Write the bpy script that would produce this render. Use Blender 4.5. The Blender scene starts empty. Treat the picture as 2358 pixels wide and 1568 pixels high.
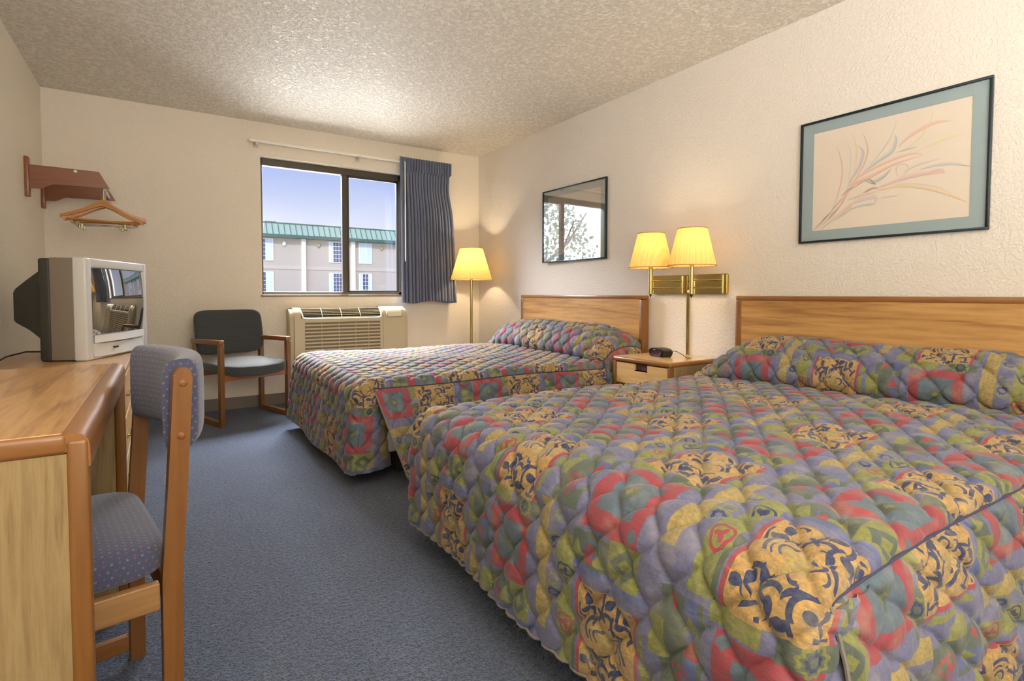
import bpy, bmesh, math, random
import numpy as np
from mathutils import Vector, Matrix, noise as mnoise
random.seed(7); PI=math.pi
sc=bpy.context.scene
col=sc.collection

# ------------------------------------------------------------------ camera
YAW,PITCH,ROLL,FPX,CX,CY,CH=0.579,-0.038,0.0016,1234.1,1177.7,723.8,0.9764
fw=Vector((math.sin(YAW)*math.cos(PITCH),math.cos(YAW)*math.cos(PITCH),math.sin(PITCH)))
rt0=Vector((math.cos(YAW),-math.sin(YAW),0)); up0=rt0.cross(fw)
rt=math.cos(ROLL)*rt0+math.sin(ROLL)*up0; up=-math.sin(ROLL)*rt0+math.cos(ROLL)*up0
cd=bpy.data.cameras.new('camera'); cam=bpy.data.objects.new('camera',cd); col.objects.link(cam)
cd.sensor_width=36; cd.lens=FPX/2358*36; cd.clip_start=0.02; cd.clip_end=300
cd.shift_x=(1179-CX)/2358; cd.shift_y=-(784-CY)/2358
m=Matrix.Identity(4)
for i in range(3):
    m[i][0]=rt[i]; m[i][1]=up[i]; m[i][2]=-fw[i]
m[0][3]=0;m[1][3]=0;m[2][3]=CH
cam.matrix_world=m
sc.camera=cam
# ------------------------------------------------------------------ view + sky + lights
sc.view_settings.view_transform='Standard'; sc.view_settings.look='None'
sc.view_settings.gamma=1; sc.view_settings.use_curve_mapping=False
sc.view_settings.exposure=0.10
world=bpy.data.worlds.new('sky'); sc.world=world; world.use_nodes=True
wn=world.node_tree; wn.nodes.clear()
wo=wn.nodes.new('ShaderNodeOutputWorld'); wb=wn.nodes.new('ShaderNodeBackground')
tc=wn.nodes.new('ShaderNodeTexCoord'); sx=wn.nodes.new('ShaderNodeSeparateXYZ'); rp=wn.nodes.new('ShaderNodeValToRGB')
wn.links.new(tc.outputs['Generated'],sx.inputs[0]); wn.links.new(sx.outputs[2],rp.inputs[0])
cr=rp.color_ramp; cr.elements[0].position=0.0; cr.elements[0].color=(.90,.92,.97,1)
cr.elements[1].position=.32; cr.elements[1].color=(.30,.41,.87,1)
e=cr.elements.new(.11); e.color=(.76,.81,.97,1)
e=cr.elements.new(.20); e.color=(.46,.56,.92,1)
# extra sky brightness added towards -x to whiten the glare in the small picture
mr=wn.nodes.new('ShaderNodeMapRange'); mr.inputs[1].default_value=0.05; mr.inputs[2].default_value=-.45
mr.inputs[3].default_value=1.0; mr.inputs[4].default_value=5.5
wn.links.new(sx.outputs[0],mr.inputs[0]); wn.links.new(mr.outputs[0],wb.inputs[1])
wn.links.new(rp.outputs[0],wb.inputs[0]); wn.links.new(wb.outputs[0],wo.inputs[0])

def light(name,typ,loc,energy,color,size=None,size_y=None,target=None,spread=None,radius=None):
    l=bpy.data.lights.new(name,typ); o=bpy.data.objects.new(name,l); col.objects.link(o); o.location=loc
    l.energy=energy; l.color=color
    if typ=='AREA':
        l.shape='RECTANGLE' if size_y else 'SQUARE'; l.size=size
        if size_y: l.size_y=size_y
        if spread: l.spread=spread
    if radius is not None: l.shadow_soft_size=radius
    if target is not None:
        o.rotation_euler=(Vector(target)-Vector(loc)).to_track_quat('-Z','Y').to_euler()
    return o
# sun on the yard and the hotel wing across it (comes from behind this building)
s=light('sun','SUN',(0,-5,20),2.3,(1,.93,.8)); s.rotation_euler=(math.radians(52),0,math.radians(-18)); s.data.angle=.01
# daylight from the open sky above the window, outside
light('sky_light','AREA',(.9,6.6,3.3),2100,(.95,.975,1.0),size=3.4,size_y=1.6,target=(1.3,3.4,.5))
# unseen fill lamps, added: one outside under the sill, three behind the camera
light('added_ceiling_fill','AREA',(1.2,9.6,-1.2),820,(1,.99,.97),size=6,size_y=3.6,target=(.8,3.2,2.2))  # hidden lamp below sill height, added to brighten the ceiling
light('added_rear_uplight','AREA',(.3,-1.05,1.05),180,(1,.975,.945),size=1.8,size_y=1.8,target=(.3,-1.0499,2.44))
light('added_rear_fill','AREA',(1.0,-1.7,2.36),14,(1,.97,.93),size=1.6,size_y=1.0,target=(1.1,.4,.6))
light('added_rear_fill_low','AREA',(.85,-1.9,1.7),28,(1,.98,.94),size=1.4,size_y=1.2,target=(-.5,3.3,1.5))

# ------------------------------------------------------------------ helpers
W,D,L,C,Y0=2.884,5.058,-0.689,2.44,-2.9
def lin(c):
    c=c/255.0
    return c/12.92 if c<=.04045 else ((c+.055)/1.055)**2.4
def S(r,g,b): return (lin(r),lin(g),lin(b),1)

class G:
    """tiny node graph builder"""
    def __init__(s,name):
        s.m=bpy.data.materials.new(name); s.m.use_nodes=True; s.t=s.m.node_tree; s.t.nodes.clear()
        s.out=s.t.nodes.new('ShaderNodeOutputMaterial'); s._c={}
    def n(s,t): return s.t.nodes.new('ShaderNode'+t)
    def put(s,sock,v):
        if v is None: return
        if hasattr(v,'is_linked') or hasattr(v,'links'): s.t.links.new(v,sock)
        else:
            try: sock.default_value=v
            except Exception: sock.default_value=tuple(v)[:3]
    def M(s,op,a,b=None,c=None,clamp=False):
        n=s.n('Math'); n.operation=op; n.use_clamp=clamp
        s.put(n.inputs[0],a)
        if b is not None: s.put(n.inputs[1],b)
        if c is not None: s.put(n.inputs[2],c)
        return n.outputs[0]
    def mix(s,f,a,b,bt='MIX'):
        n=s.n('MixRGB'); n.blend_type=bt; s.put(n.inputs[0],f); s.put(n.inputs[1],a); s.put(n.inputs[2],b); return n.outputs[0]
    def noise(s,vec,scale,detail=3,rough=.55,dist=0):
        n=s.n('TexNoise'); s.put(n.inputs['Vector'],vec); n.inputs['Scale'].default_value=scale
        n.inputs['Detail'].default_value=detail; n.inputs['Roughness'].default_value=rough; n.inputs['Distortion'].default_value=dist
        return n.outputs[0],n.outputs[1]
    def obj(s):
        if 'o' not in s._c: s._c['tc']=s.n('TexCoord'); s._c['o']=s._c['tc'].outputs['Object']
        return s._c['o']
    def uv(s):
        if 'u' not in s._c: s._c['u']=s.n('TexCoord').outputs['UV']
        return s._c['u']
    def map(s,vec,sc_=(1,1,1),rot=(0,0,0),loc=(0,0,0)):
        n=s.n('Mapping'); s.put(n.inputs[0],vec); n.inputs[1].default_value=loc; n.inputs[2].default_value=rot; n.inputs[3].default_value=sc_; return n.outputs[0]
    def ramp(s,f,stops,interp='LINEAR'):
        n=s.n('ValToRGB'); s.put(n.inputs[0],f); r=n.color_ramp; r.interpolation=interp
        while len(r.elements)<len(stops): r.elements.new(.5)
        for e_,(p,c) in zip(r.elements,stops): e_.position=p; e_.color=c if len(c)==4 else (*c,1)
        return n.outputs[0]
    def sep(s,v):
        n=s.n('SeparateXYZ'); s.put(n.inputs[0],v); return n.outputs[0],n.outputs[1],n.outputs[2]
    def comb(s,x,y,z=0):
        n=s.n('CombineXYZ'); s.put(n.inputs[0],x); s.put(n.inputs[1],y); s.put(n.inputs[2],z); return n.outputs[0]
    def bump(s,h,dist,strength=1):
        n=s.n('Bump'); s.put(n.inputs['Height'],h); n.inputs['Distance'].default_value=dist; n.inputs['Strength'].default_value=strength; return n.outputs[0]
    def pbr(s,color,rough=.5,metal=0,normal=None,spec=.5,coat=0,coat_rough=.1,sheen=0,trans=0):
        b=s.n('BsdfPrincipled'); s.put(b.inputs['Base Color'],color); s.put(b.inputs['Roughness'],rough)
        b.inputs['Metallic'].default_value=metal; b.inputs['Specular IOR Level'].default_value=spec
        b.inputs['Coat Weight'].default_value=coat; b.inputs['Coat Roughness'].default_value=coat_rough
        b.inputs['Sheen Weight'].default_value=sheen; b.inputs['Transmission Weight'].default_value=trans
        if normal is not None: s.put(b.inputs['Normal'],normal)
        s.t.links.new(b.outputs[0],s.out.inputs[0]); return b
MATS={}
def mat(f):
    def w(*a):
        k=(f.__name__,)+a
        if k not in MATS: MATS[k]=f(*a)
        return MATS[k]
    return w

@mat
def paint(name,rgb,rough=.5,bs=0,bd=0,spec=.4,mott=0):
    g=G(name); o=g.obj(); nrm=None; c=S(*rgb)
    f,_=g.noise(o,1.7,3)
    c=g.mix(f,tuple(x*(1-.03-mott) for x in c[:3])+(1,),tuple(min(1,x*(1.03+mott)) for x in c[:3])+(1,))
    if bs:
        h,_=g.noise(o,bs,2.5,.6); nrm=g.bump(h,bd)
    g.pbr(c,rough,normal=nrm,spec=spec); return g.m
@mat
def wallpaint(name,rgb):
    g=G(name); o=g.obj(); f,_=g.noise(o,1.3,2)
    c=S(*rgb); c=g.mix(f,tuple(x*.96 for x in c[:3])+(1,),tuple(min(1,x*1.04) for x in c[:3])+(1,))
    h,_=g.noise(o,75,3,.55,.4); h2=g.ramp(h,[(.42,(0,0,0)),(.6,(1,1,1))])
    g.pbr(c,.62,normal=g.bump(h2,.0016,.75),spec=.3); return g.m
@mat
def ceilmat():
    g=G('textured_ceiling_paint'); o=g.obj()
    h,_=g.noise(o,38,4,.62,.5); h2=g.ramp(h,[(.40,(0,0,0)),(.62,(1,1,1))])
    c=g.mix(h2,S(212,204,190),S(238,231,217))
    g.pbr(c,.46,normal=g.bump(h2,.006,.9),spec=.55); return g.m
@mat
def carpet():
    g=G('blue_grey_carpet'); o=g.obj()
    f,_=g.noise(o,2.2,4,.6); s1,_=g.noise(g.map(o,(1.3,.7,1),(0,0,.5)),5,4,.65)
    n1,_=g.noise(o,170,2,.7); n2,_=g.noise(o,75,3,.6)
    c=g.mix(f,S(46,60,86),S(66,82,110)); c=g.mix(g.M('MULTIPLY',s1,.75),c,S(90,100,116))
    k=g.ramp(g.M('MULTIPLY_ADD',n1,.6,g.M('MULTIPLY',n2,.4)),[(.40,(.30,.31,.34)),(.60,(1.5,1.5,1.55))])
    c=g.mix(1.0,c,k,'MULTIPLY')
    g.pbr(c,.95,normal=g.bump(g.M('ADD',n1,n2),.010,1),spec=.12,sheen=.25); return g.m
@mat
def wood(name,base,dark,axis='x',scale=1.0,rough=.38,coat=.25,contrast=.8):
    g=G(name); o=g.obj()
    st={'x':(.9,14,14),'y':(14,.9,14),'z':(14,14,.9)}[axis]
    st=tuple(v*scale for v in st)
    v=g.map(o,st); d,_=g.noise(g.map(o,tuple(q*.22 for q in st)),1.6,2)
    r=g.M('MULTIPLY_ADD',d,9.0,g.M('MULTIPLY',g.noise(v,.55,2)[0],3.2))
    rings=g.M('FRACT',r); rings=g.ramp(rings,[(0,(0,0,0)),(.55,(.25,.25,.25)),(.86,(1,1,1)),(1,(0,0,0))])
    fine,_=g.noise(g.map(o,tuple(q*7 for q in st)),1.0,3,.7)
    fb=g.ramp(fine,[(.42,(0,0,0)),(.68,(1,1,1))])
    k=g.M('ADD',g.M('MULTIPLY',rings,.42*contrast),g.M('MULTIPLY',fb,.38*contrast),clamp=True)
    c=g.mix(k,S(*base),S(*dark))
    g.pbr(c,rough,normal=g.bump(fine,.0004,.5),coat=coat,coat_rough=.18,spec=.45); return g.m
@mat
def metal(name,rgb,rough=.25):
    g=G(name); f,_=g.noise(g.obj(),30,2); g.pbr(S(*rgb),g.M('MULTIPLY_ADD',f,.12,rough-.06),1.0); return g.m
@mat
def plastic(name,rgb,rough=.4,spec=.5):
    g=G(name); h,_=g.noise(g.obj(),400,2); f,_=g.noise(g.obj(),5,2)
    c=S(*rgb); c=g.mix(f,tuple(x*.97 for x in c[:3])+(1,),tuple(min(1,x*1.03) for x in c[:3])+(1,))
    g.pbr(c,rough,normal=g.bump(h,.0002,.5),spec=spec); return g.m
@mat
def fabric_dots(name,base,alt,d1,d2,pitch,sheen=.3):
    """woven cloth with rows of small dots; uses box-projected object coords"""
    g=G(name); o=g.obj(); x,y,z=g.sep(o)
    geo=g.n('NewGeometry'); tcn=g.n('TexCoord'); nx,ny,nz=g.sep(tcn.outputs['Normal'])
    ax=g.M('ABSOLUTE',nx); ay=g.M('ABSOLUTE',ny); az=g.M('ABSOLUTE',nz)
    isz=g.M('GREATER_THAN',az,g.M('MAXIMUM',ax,ay)); isx=g.M('GREATER_THAN',ax,ay)
    u=g.mix(isx,x,y); v0=z; 
    # horizontal faces use x,y ; vertical faces use (x|y),z
    u=g.M('ADD',g.M('MULTIPLY',isz,x),g.M('MULTIPLY',g.M('SUBTRACT',1,isz),g.M('ADD',g.M('MULTIPLY',isx,y),g.M('MULTIPLY',g.M('SUBTRACT',1,isx),x))))
    v=g.M('ADD',g.M('MULTIPLY',isz,y),g.M('MULTIPLY',g.M('SUBTRACT',1,isz),z))
    U=g.M('DIVIDE',u,pitch); V=g.M('DIVIDE',v,pitch)
    row=g.M('FLOOR',V); U2=g.M('MULTIPLY_ADD',g.M('MODULO',g.M('ABSOLUTE',row),2),.5,U)
    fu=g.M('SUBTRACT',g.M('FRACT',U2),.5); fv=g.M('SUBTRACT',g.M('FRACT',V),.5)
    r=g.M('SQRT',g.M('ADD',g.M('MULTIPLY',fu,fu),g.M('MULTIPLY',fv,fv)))
    dot=g.ramp(r,[(.13,(1,1,1)),(.24,(0,0,0))])
    par=g.M('MODULO',g.M('ABSOLUTE',g.M('ADD',row,g.M('FLOOR',U2))),2)
    dc=g.mix(par,S(*d1),S(*d2))
    wv,_=g.noise(o,420,2,.7); c=g.mix(wv,S(*base),S(*alt)); c=g.mix(g.M('MULTIPLY',dot,.5),c,dc)
    g.pbr(c,.88,normal=g.bump(g.M('ADD',wv,g.M('MULTIPLY',dot,.5)),.0012,.7),spec=.2,sheen=sheen); return g.m
@mat
def shade_mat():
    g=G('pleated_lamp_shade'); o=g.obj(); x,y,z=g.sep(o)
    a=g.M('ARCTAN2',y,x); w=g.M('SINE',g.M('MULTIPLY',a,90)); f,_=g.noise(g.map(o,(60,60,3)),1,2)
    c=g.mix(g.M('MULTIPLY_ADD',w,.35,.5),S(250,215,130),S(255,228,158))
    d=g.n('BsdfDiffuse'); g.put(d.inputs[0],c); t=g.n('BsdfTranslucent'); g.put(t.inputs[0],g.mix(.5,c,S(255,205,90)))
    mx=g.n('MixShader'); mx.inputs[0].default_value=.24
    g.t.links.new(d.outputs[0],mx.inputs[1]); g.t.links.new(t.outputs[0],mx.inputs[2]); g.t.links.new(mx.outputs[0],g.out.inputs[0])
    return g.m
@mat
def bulb_mat():
    g=G('lit_bulb'); e=g.n('Emission'); e.inputs[0].default_value=(1,.78,.45,1); e.inputs[1].default_value=12
    g.t.links.new(e.outputs[0],g.out.inputs[0]); return g.m
@mat
def glass_pane(name,refl,tint=1.0,rough=0.0):
    g=G(name); tr=g.n('BsdfTransparent'); tr.inputs[0].default_value=(tint,tint,tint,1)
    gl=g.n('BsdfGlossy'); gl.inputs['Roughness'].default_value=rough; fr=g.n('LayerWeight'); fr.inputs[0].default_value=.5
    f=g.M('MULTIPLY_ADD',g.M('POWER',fr.outputs[1],5),.9,refl+.02,clamp=True)
    h,_=g.noise(g.obj(),3.0,2); nrm=g.bump(h,.004,.5) if refl>.3 else None
    if nrm is not None: g.put(gl.inputs['Normal'],nrm)
    mx=g.n('MixShader'); g.put(mx.inputs[0],f); g.t.links.new(tr.outputs[0],mx.inputs[1]); g.t.links.new(gl.outputs[0],mx.inputs[2])
    g.t.links.new(mx.outputs[0],g.out.inputs[0]); return g.m
@mat
def screen_mat():
    g=G('dark_picture_tube'); gl=g.n('BsdfGlossy'); gl.inputs['Roughness'].default_value=.015; gl.inputs[0].default_value=(.62,.62,.63,1)
    h,_=g.noise(g.obj(),40,1); d=g.n('BsdfDiffuse'); g.put(d.inputs[0],g.mix(h,S(52,50,47),S(60,57,53)))
    mx=g.n('MixShader'); mx.inputs[0].default_value=.5
    g.t.links.new(d.outputs[0],mx.inputs[1]); g.t.links.new(gl.outputs[0],mx.inputs[2]); g.t.links.new(mx.outputs[0],g.out.inputs[0]); return g.m
@mat
def emis(name,rgb,st):
    g=G(name); e=g.n('Emission'); e.inputs[0].default_value=S(*rgb); e.inputs[1].default_value=st; g.t.links.new(e.outputs[0],g.out.inputs[0]); return g.m
@mat
def ink():
    g=G('printed_ink'); a=g.n('Attribute'); a.attribute_name='Col'; f,_=g.noise(g.obj(),60,3,.7)
    c=g.mix(g.M('MULTIPLY',g.M('SUBTRACT',1,a.outputs['Alpha']),1.0),a.outputs['Color'],S(222,208,192))
    c=g.mix(g.M('MULTIPLY',f,.12),c,S(228,214,198))
    g.pbr(c,.8,spec=.1); return g.m

TU,TV=.36,.575
@mat
def quilt_print():
    """patchwork print: ochre/navy medallions, red frames, olive, lavender and grey-green strips, in metres of UV"""
    g=G('quilted_patchwork_print'); uv=g.uv()
    _,wob=g.noise(uv,9,2); 
    vm=g.n('VectorMath'); vm.operation='MULTIPLY_ADD'; g.put(vm.inputs[0],wob); vm.inputs[1].default_value=(.006,.006,0); g.put(vm.inputs[2],uv)
    u,v,_=g.sep(vm.outputs[0])
    cu=g.M('DIVIDE',u,TU); ci=g.M('FLOOR',cu); lu=g.M('MULTIPLY',g.M('FRACT',cu),TU)
    v2=g.M('MULTIPLY_ADD',g.M('MODULO',g.M('ABSOLUTE',ci),2),TV*.42,v)
    cv=g.M('DIVIDE',v2,TV); lv=g.M('MULTIPLY',g.M('FRACT',cv),TV)
    LAV=S(122,120,160); OLV=S(146,146,74); OCH=S(204,162,98); RED=S(178,66,82); GRN=S(92,102,90); NAV=S(44,48,100); BLU=S(98,108,168); SAND=S(186,160,96); SLT=S(100,116,134)
    def rect(u0,u1,v0,v1):
        a=g.M('ABSOLUTE',g.M('SUBTRACT',lu,(u0+u1)/2)); b=g.M('ABSOLUTE',g.M('SUBTRACT',lv,(v0+v1)/2))
        return g.M('MULTIPLY',g.M('LESS_THAN',a,(u1-u0)/2),g.M('LESS_THAN',b,(v1-v0)/2))
    def polar(cu_,cv_,su=1,sv=1):
        a=g.M('MULTIPLY',g.M('SUBTRACT',lu,cu_),su); b=g.M('MULTIPLY',g.M('SUBTRACT',lv,cv_),sv)
        r=g.M('SQRT',g.M('ADD',g.M('MULTIPLY',a,a),g.M('MULTIPLY',b,b))); return a,b,r,g.M('ARCTAN2',b,a)
    def ring(p,r0,n,amp,t,ph=0.0):
        a,b,r,th=p
        q=g.M('SINE',g.M('MULTIPLY_ADD',th,n,ph)); rr=g.M('MULTIPLY_ADD',q,amp,r0)
        return g.M('LESS_THAN',g.M('ABSOLUTE',g.M('SUBTRACT',r,rr)),t)
    def blob(p,r0,n,amp,ph=0.0):
        a,b,r,th=p
        return g.M('LESS_THAN',r,g.M('MULTIPLY_ADD',g.M('SINE',g.M('MULTIPLY_ADD',th,n,ph)),amp,r0))
    def dash(p,n,th_=0.0,ph=0.0):
        return g.M('GREATER_THAN',g.M('SINE',g.M('MULTIPLY_ADD',p[3],n,ph)),th_)
    def both(*m_):
        r=m_[0]
        for q in m_[1:]: r=g.M('MULTIPLY',r,q)
        return r
    def tri(u0,v0,s,sg=1):   # small triangle
        a=g.M('ABSOLUTE',g.M('SUBTRACT',lu,u0)); b=g.M('MULTIPLY',g.M('SUBTRACT',lv,v0),sg)
        return both(g.M('GREATER_THAN',b,0),g.M('LESS_THAN',g.M('ADD',a,g.M('MULTIPLY',b,.5)),s))
    def diam(u0,v0,s):
        return g.M('LESS_THAN',g.M('ADD',g.M('ABSOLUTE',g.M('SUBTRACT',lu,u0)),g.M('ABSOLUTE',g.M('SUBTRACT',lv,v0))),s)
    c=LAV
    # column of strips  u .215-.36
    L_=[(rect(.215,.262,0,.31),OLV),(rect(.262,.305,0,.40),LAV),(rect(.305,.345,.05,.36),SAND),(rect(.345,.36,0,TV),LAV),
        (rect(.225,.32,.36,.56),GRN),(rect(.235,.262,.40,.56),BLU),(rect(.305,.345,.42,.50),OLV),
        # column under the medallion
        (rect(.0,.215,.0,.245),LAV),(rect(.028,.190,.0,.225),OCH),(rect(.190,.199,.0,.225),RED),(rect(.019,.028,.0,.225),RED),(rect(.0,.014,.03,.20),OLV),(rect(.203,.215,.0,.12),GRN),
        (rect(.0,.215,.245,.262),BLU),(rect(.02,.10,.262,.345),OLV),(rect(.10,.215,.262,.335),GRN),
        (rect(.03,.20,.345,.535),RED),(rect(.062,.165,.385,.50),SLT),(rect(.0,.10,.535,TV),GRN),(rect(.12,.215,.54,TV),OLV)]
    for mk,cc in L_: c=g.mix(mk,c,cc)
    # diamonds, triangles
    for mk,cc in [(diam(.06,.303,.034),GRN),(diam(.06,.303,.015),OLV),(tri(.13,.270,.022),OLV),(tri(.165,.270,.022),RED),(tri(.198,.275,.02),OLV),
                  (diam(.113,.44,.028),GRN),(diam(.113,.44,.010),OLV),(diam(.045,.365,.014),SLT),(diam(.185,.52,.014),SLT),
                  (tri(.25,.455,.018),RED),(tri(.25,.50,.016),OLV),(tri(.29,.55,.014,-1),RED)]:
        c=g.mix(mk,c,cc)
    # medallion curls
    box=rect(.031,.187,.006,.219)
    p=polar(.109,.113,1.1,.85)
    for mk in [both(ring(p,.056,4,.009,.0044,.4),dash(p,5,-.55)),both(ring(p,.030,5,.008,.0034,.0),dash(p,3,-.4)),
               both(ring(p,.044,6,.006,.0022,.5),dash(p,6,.2,1.2))]:
        c=g.mix(both(mk,box),c,NAV)
    k=0
    for (a,b) in [(.050,.040),(.165,.048),(.055,.182),(.162,.176),(.109,.020),(.105,.206)]:
        k+=1; q=polar(a,b,1,.8)
        c=g.mix(both(blob(q,.0155,3,.0085,.9*k),dash(q,2,-.75,1.3*k),box),c,NAV)
        c=g.mix(both(ring(q,.030,2,.007,.0036,1.1*k),dash(q,3,-.1,.8*k),box),c,NAV)
    c=g.mix(both(blob(p,.020,4,.008),box),c,SAND)
    # shields and olive double rings
    for (a,b,cc) in [(.238,.10,RED),(.238,.22,NAV),(.270,.41,RED)]:
        q=polar(a,b,1,.8)
        c=g.mix(ring(q,.018,3,.003,.0025),c,cc); c=g.mix(blob(q,.009,3,.004,1.5),c,cc)
    for (a,b) in [(.284,.15),(.284,.27),(.05,.555)]:
        q=polar(a,b)
        c=g.mix(ring(q,.021,9,.002,.003),c,OLV); c=g.mix(ring(q,.011,9,.001,.003),c,NAV); 
    for (a,b) in [(.284,.185),(.275,.34)]:
        q=polar(a,b); c=g.mix(ring(q,.011,7,.002,.0025),c,OLV)
    q=polar(.16,.30); c=g.mix(ring(q,.016,2,.004,.002),c,BLU)
    # marbled dye mottling of the cloth itself
    m1,_=g.noise(uv,105,4,.75); m2,_=g.noise(uv,14,3,.6); m3,_=g.noise(uv,170,3,.7)
    c=g.mix(g.ramp(m1,[(.38,(0,0,0)),(.60,(.55,.55,.55))]),c,S(92,98,84))
    c=g.mix(g.ramp(m2,[(.50,(0,0,0)),(.72,(.25,.25,.25))]),c,S(206,192,160))
    c=g.mix(g.M('MULTIPLY',m3,.30),c,S(78,80,92))
    hsv=g.n('HueSaturation'); hsv.inputs['Saturation'].default_value=1.06; hsv.inputs['Value'].default_value=.82; g.put(hsv.inputs['Color'],c)
    wr,_=g.noise(g.map(uv,(22,42,1),(0,0,.5)),1,4,.65,.6)
    g.pbr(hsv.outputs[0],.72,normal=g.bump(wr,.006,.55),spec=.22,sheen=.15)
    return g.m

def props(o,label=None,cat=None,group=None,kind=None):
    if label: o['label']=label
    if cat: o['category']=cat
    if group: o['group']=group
    if kind: o['kind']=kind
    return o
def empty(name,loc,label=None,cat=None,rz=0,group=None,kind=None):
    o=bpy.data.objects.new(name,None); col.objects.link(o); o.location=loc; o.rotation_euler=(0,0,rz); o.empty_display_size=.1
    return props(o,label,cat,group,kind)
def ob(name,bm,m_,parent=None,smooth=False,angle=35,label=None):
    if isinstance(bm,bpy.types.Mesh): me=bm
    else:
        bmesh.ops.recalc_face_normals(bm,faces=bm.faces[:])
        me=bpy.data.meshes.new(name); bm.to_mesh(me); bm.free()
    me.materials.append(m_)
    if smooth:
        me.polygons.foreach_set('use_smooth',[True]*len(me.polygons))
        try: me.set_sharp_from_angle(angle=math.radians(angle))
        except Exception: pass
    o=bpy.data.objects.new(name,me); col.objects.link(o)
    if parent is not None: o.parent=parent
    if label: o['label']=label
    return o
def B(): return bmesh.new()
def bx(bm,x0,x1,y0,y1,z0,z1,bev=0,seg=2,M_=None):
    r=bmesh.ops.create_cube(bm,size=1.0); vs=r['verts']
    for v in vs:
        v.co=Vector(((x0+x1)/2+v.co.x*(x1-x0),(y0+y1)/2+v.co.y*(y1-y0),(z0+z1)/2+v.co.z*(z1-z0)))
    if bev>0:
        es=list({e_ for v in vs for e_ in v.link_edges})
        rr=bmesh.ops.bevel(bm,geom=es,offset=min(bev,.49*min(abs(x1-x0),abs(y1-y0),abs(z1-z0))),segments=seg,affect='EDGES',profile=.5)
        vs=list({v for f in rr['faces'] for v in f.verts}|{v for v in vs if v.is_valid})
    if M_ is not None:
        for v in vs: v.co=M_@v.co
    return bm
def prism(bm,pts,plane,a0,a1,bev=0):
    """polygon pts in a plane ('xz','yz','xy') extruded along the remaining axis from a0 to a1"""
    def P(p,a):
        return Vector({'xz':(p[0],a,p[1]),'yz':(a,p[0],p[1]),'xy':(p[0],p[1],a)}[plane])
    f0=[bm.verts.new(P(p,a0)) for p in pts]; f1=[bm.verts.new(P(p,a1)) for p in pts]
    bm.faces.new(f0); bm.faces.new(f1[::-1]); n=len(pts)
    for i in range(n): bm.faces.new((f0[i],f0[(i+1)%n],f1[(i+1)%n],f1[i]))
    if bev: 
        es=list({e_ for v in f0+f1 for e_ in v.link_edges}); bmesh.ops.bevel(bm,geom=es,offset=bev,segments=2,affect='EDGES')
    return bm
def tube(bm,path,r,n=10,cap=True,closed=False):
    path=[Vector(p) for p in path]; rings=[]; N=len(path)
    rs=r if isinstance(r,(list,tuple)) else [r]*N
    up_=Vector((0,0,1)); prev=None
    for i,p in enumerate(path):
        a=path[(i-1)%N] if (i>0 or closed) else p; b=path[(i+1)%N] if (i<N-1 or closed) else p
        t=(b-a).normalized()
        if prev is None:
            ref=up_ if abs(t.z)<.9 else Vector((1,0,0)); s_=t.cross(ref).normalized()
        else:
            s_=(prev-t*prev.dot(t)).normalized()
        prev=s_; q=t.cross(s_)
        rings.append([bm.verts.new(p+rs[i]*(math.cos(2*PI*k/n)*s_+math.sin(2*PI*k/n)*q)) for k in range(n)])
    for i in range(N if closed else N-1):
        A_=rings[i]; B_=rings[(i+1)%N]
        for k in range(n): bm.faces.new((A_[k],A_[(k+1)%n],B_[(k+1)%n],B_[k]))
    if cap and not closed:
        bm.faces.new(rings[0][::-1]); bm.faces.new(rings[-1])
    return bm
def lathe(bm,prof,cx,cy,n=32,close=False):
    rings=[[bm.verts.new((cx+r*math.cos(2*PI*k/n),cy+r*math.sin(2*PI*k/n),z)) for k in range(n)] for r,z in prof]
    for i in range(len(rings)-1):
        for k in range(n): bm.faces.new((rings[i][k],rings[i][(k+1)%n],rings[i+1][(k+1)%n],rings[i+1][k]))
    if close: bm.faces.new(rings[0][::-1]); bm.faces.new(rings[-1])
    return bm
def arcpts(c,r,a0,a1,n): return [(c[0]+r*math.cos(a0+(a1-a0)*i/n),c[1]+r*math.sin(a0+(a1-a0)*i/n)) for i in range(n+1)]

OAK=wood('light_oak_veneer',(152,128,88),(108,84,50),'z',2.6,.42,.15,.85)
OAKY=wood('light_oak_veneer_long',(206,160,98),(152,104,54),'y',.8)
OAKX=wood('desk_top_laminate',(198,148,92),(150,96,50),'x',.8,.3,.5)
TRIMZ=wood('amber_oak_trim',(126,82,32),(90,56,20),'z',1.2,.35,.4,.6)
TRIMY=wood('amber_oak_trim_long',(146,96,48),(106,66,28),'y',1.2,.35,.4,.6)
BRASS=metal('polished_brass',(196,176,116),.16)
WHITE=paint('white_enamel',(232,226,212),.4)

# ------------------------------------------------------------------ setting
def struct(name,bm,m_,parent=None,**k):
    o=ob(name,bm,m_,parent,**k)
    if parent is None: o['kind']='structure'
    return o
struct('floor',bx(B(),L-.15,W+.15,Y0-.15,D+.22,-.1,0),carpet())
struct('ceiling',bx(B(),L-.15,W+.15,Y0-.15,D+.22,C,C+.15),ceilmat())
WB=wallpaint('back_wall_paint',(231,220,202)); WR=wallpaint('right_wall_paint',(222,214,205)); WL=wallpaint('left_wall_paint',(232,224,204))
struct('wall_left',bx(B(),L-.15,L,Y0,D,0,C),WL)
struct('wall_right',bx(B(),W,W+.15,Y0,D,0,C),WR)
struct('wall_front',bx(B(),L-.15,W+.15,Y0-.15,Y0,0,C),WL)
wx0,wx1,wz0,wz1=.735,2.03,.966,2.157
b=B()
bx(b,L-.15,wx0,D,D+.2,0,C); bx(b,wx1,W+.15,D,D+.2,0,C); bx(b,wx0,wx1,D,D+.2,0,wz0); bx(b,wx0,wx1,D,D+.2,wz1,C)
struct('wall_back',b,WB)
BASE=paint('grey_brown_cove_base',(120,110,98),.5)
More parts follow.
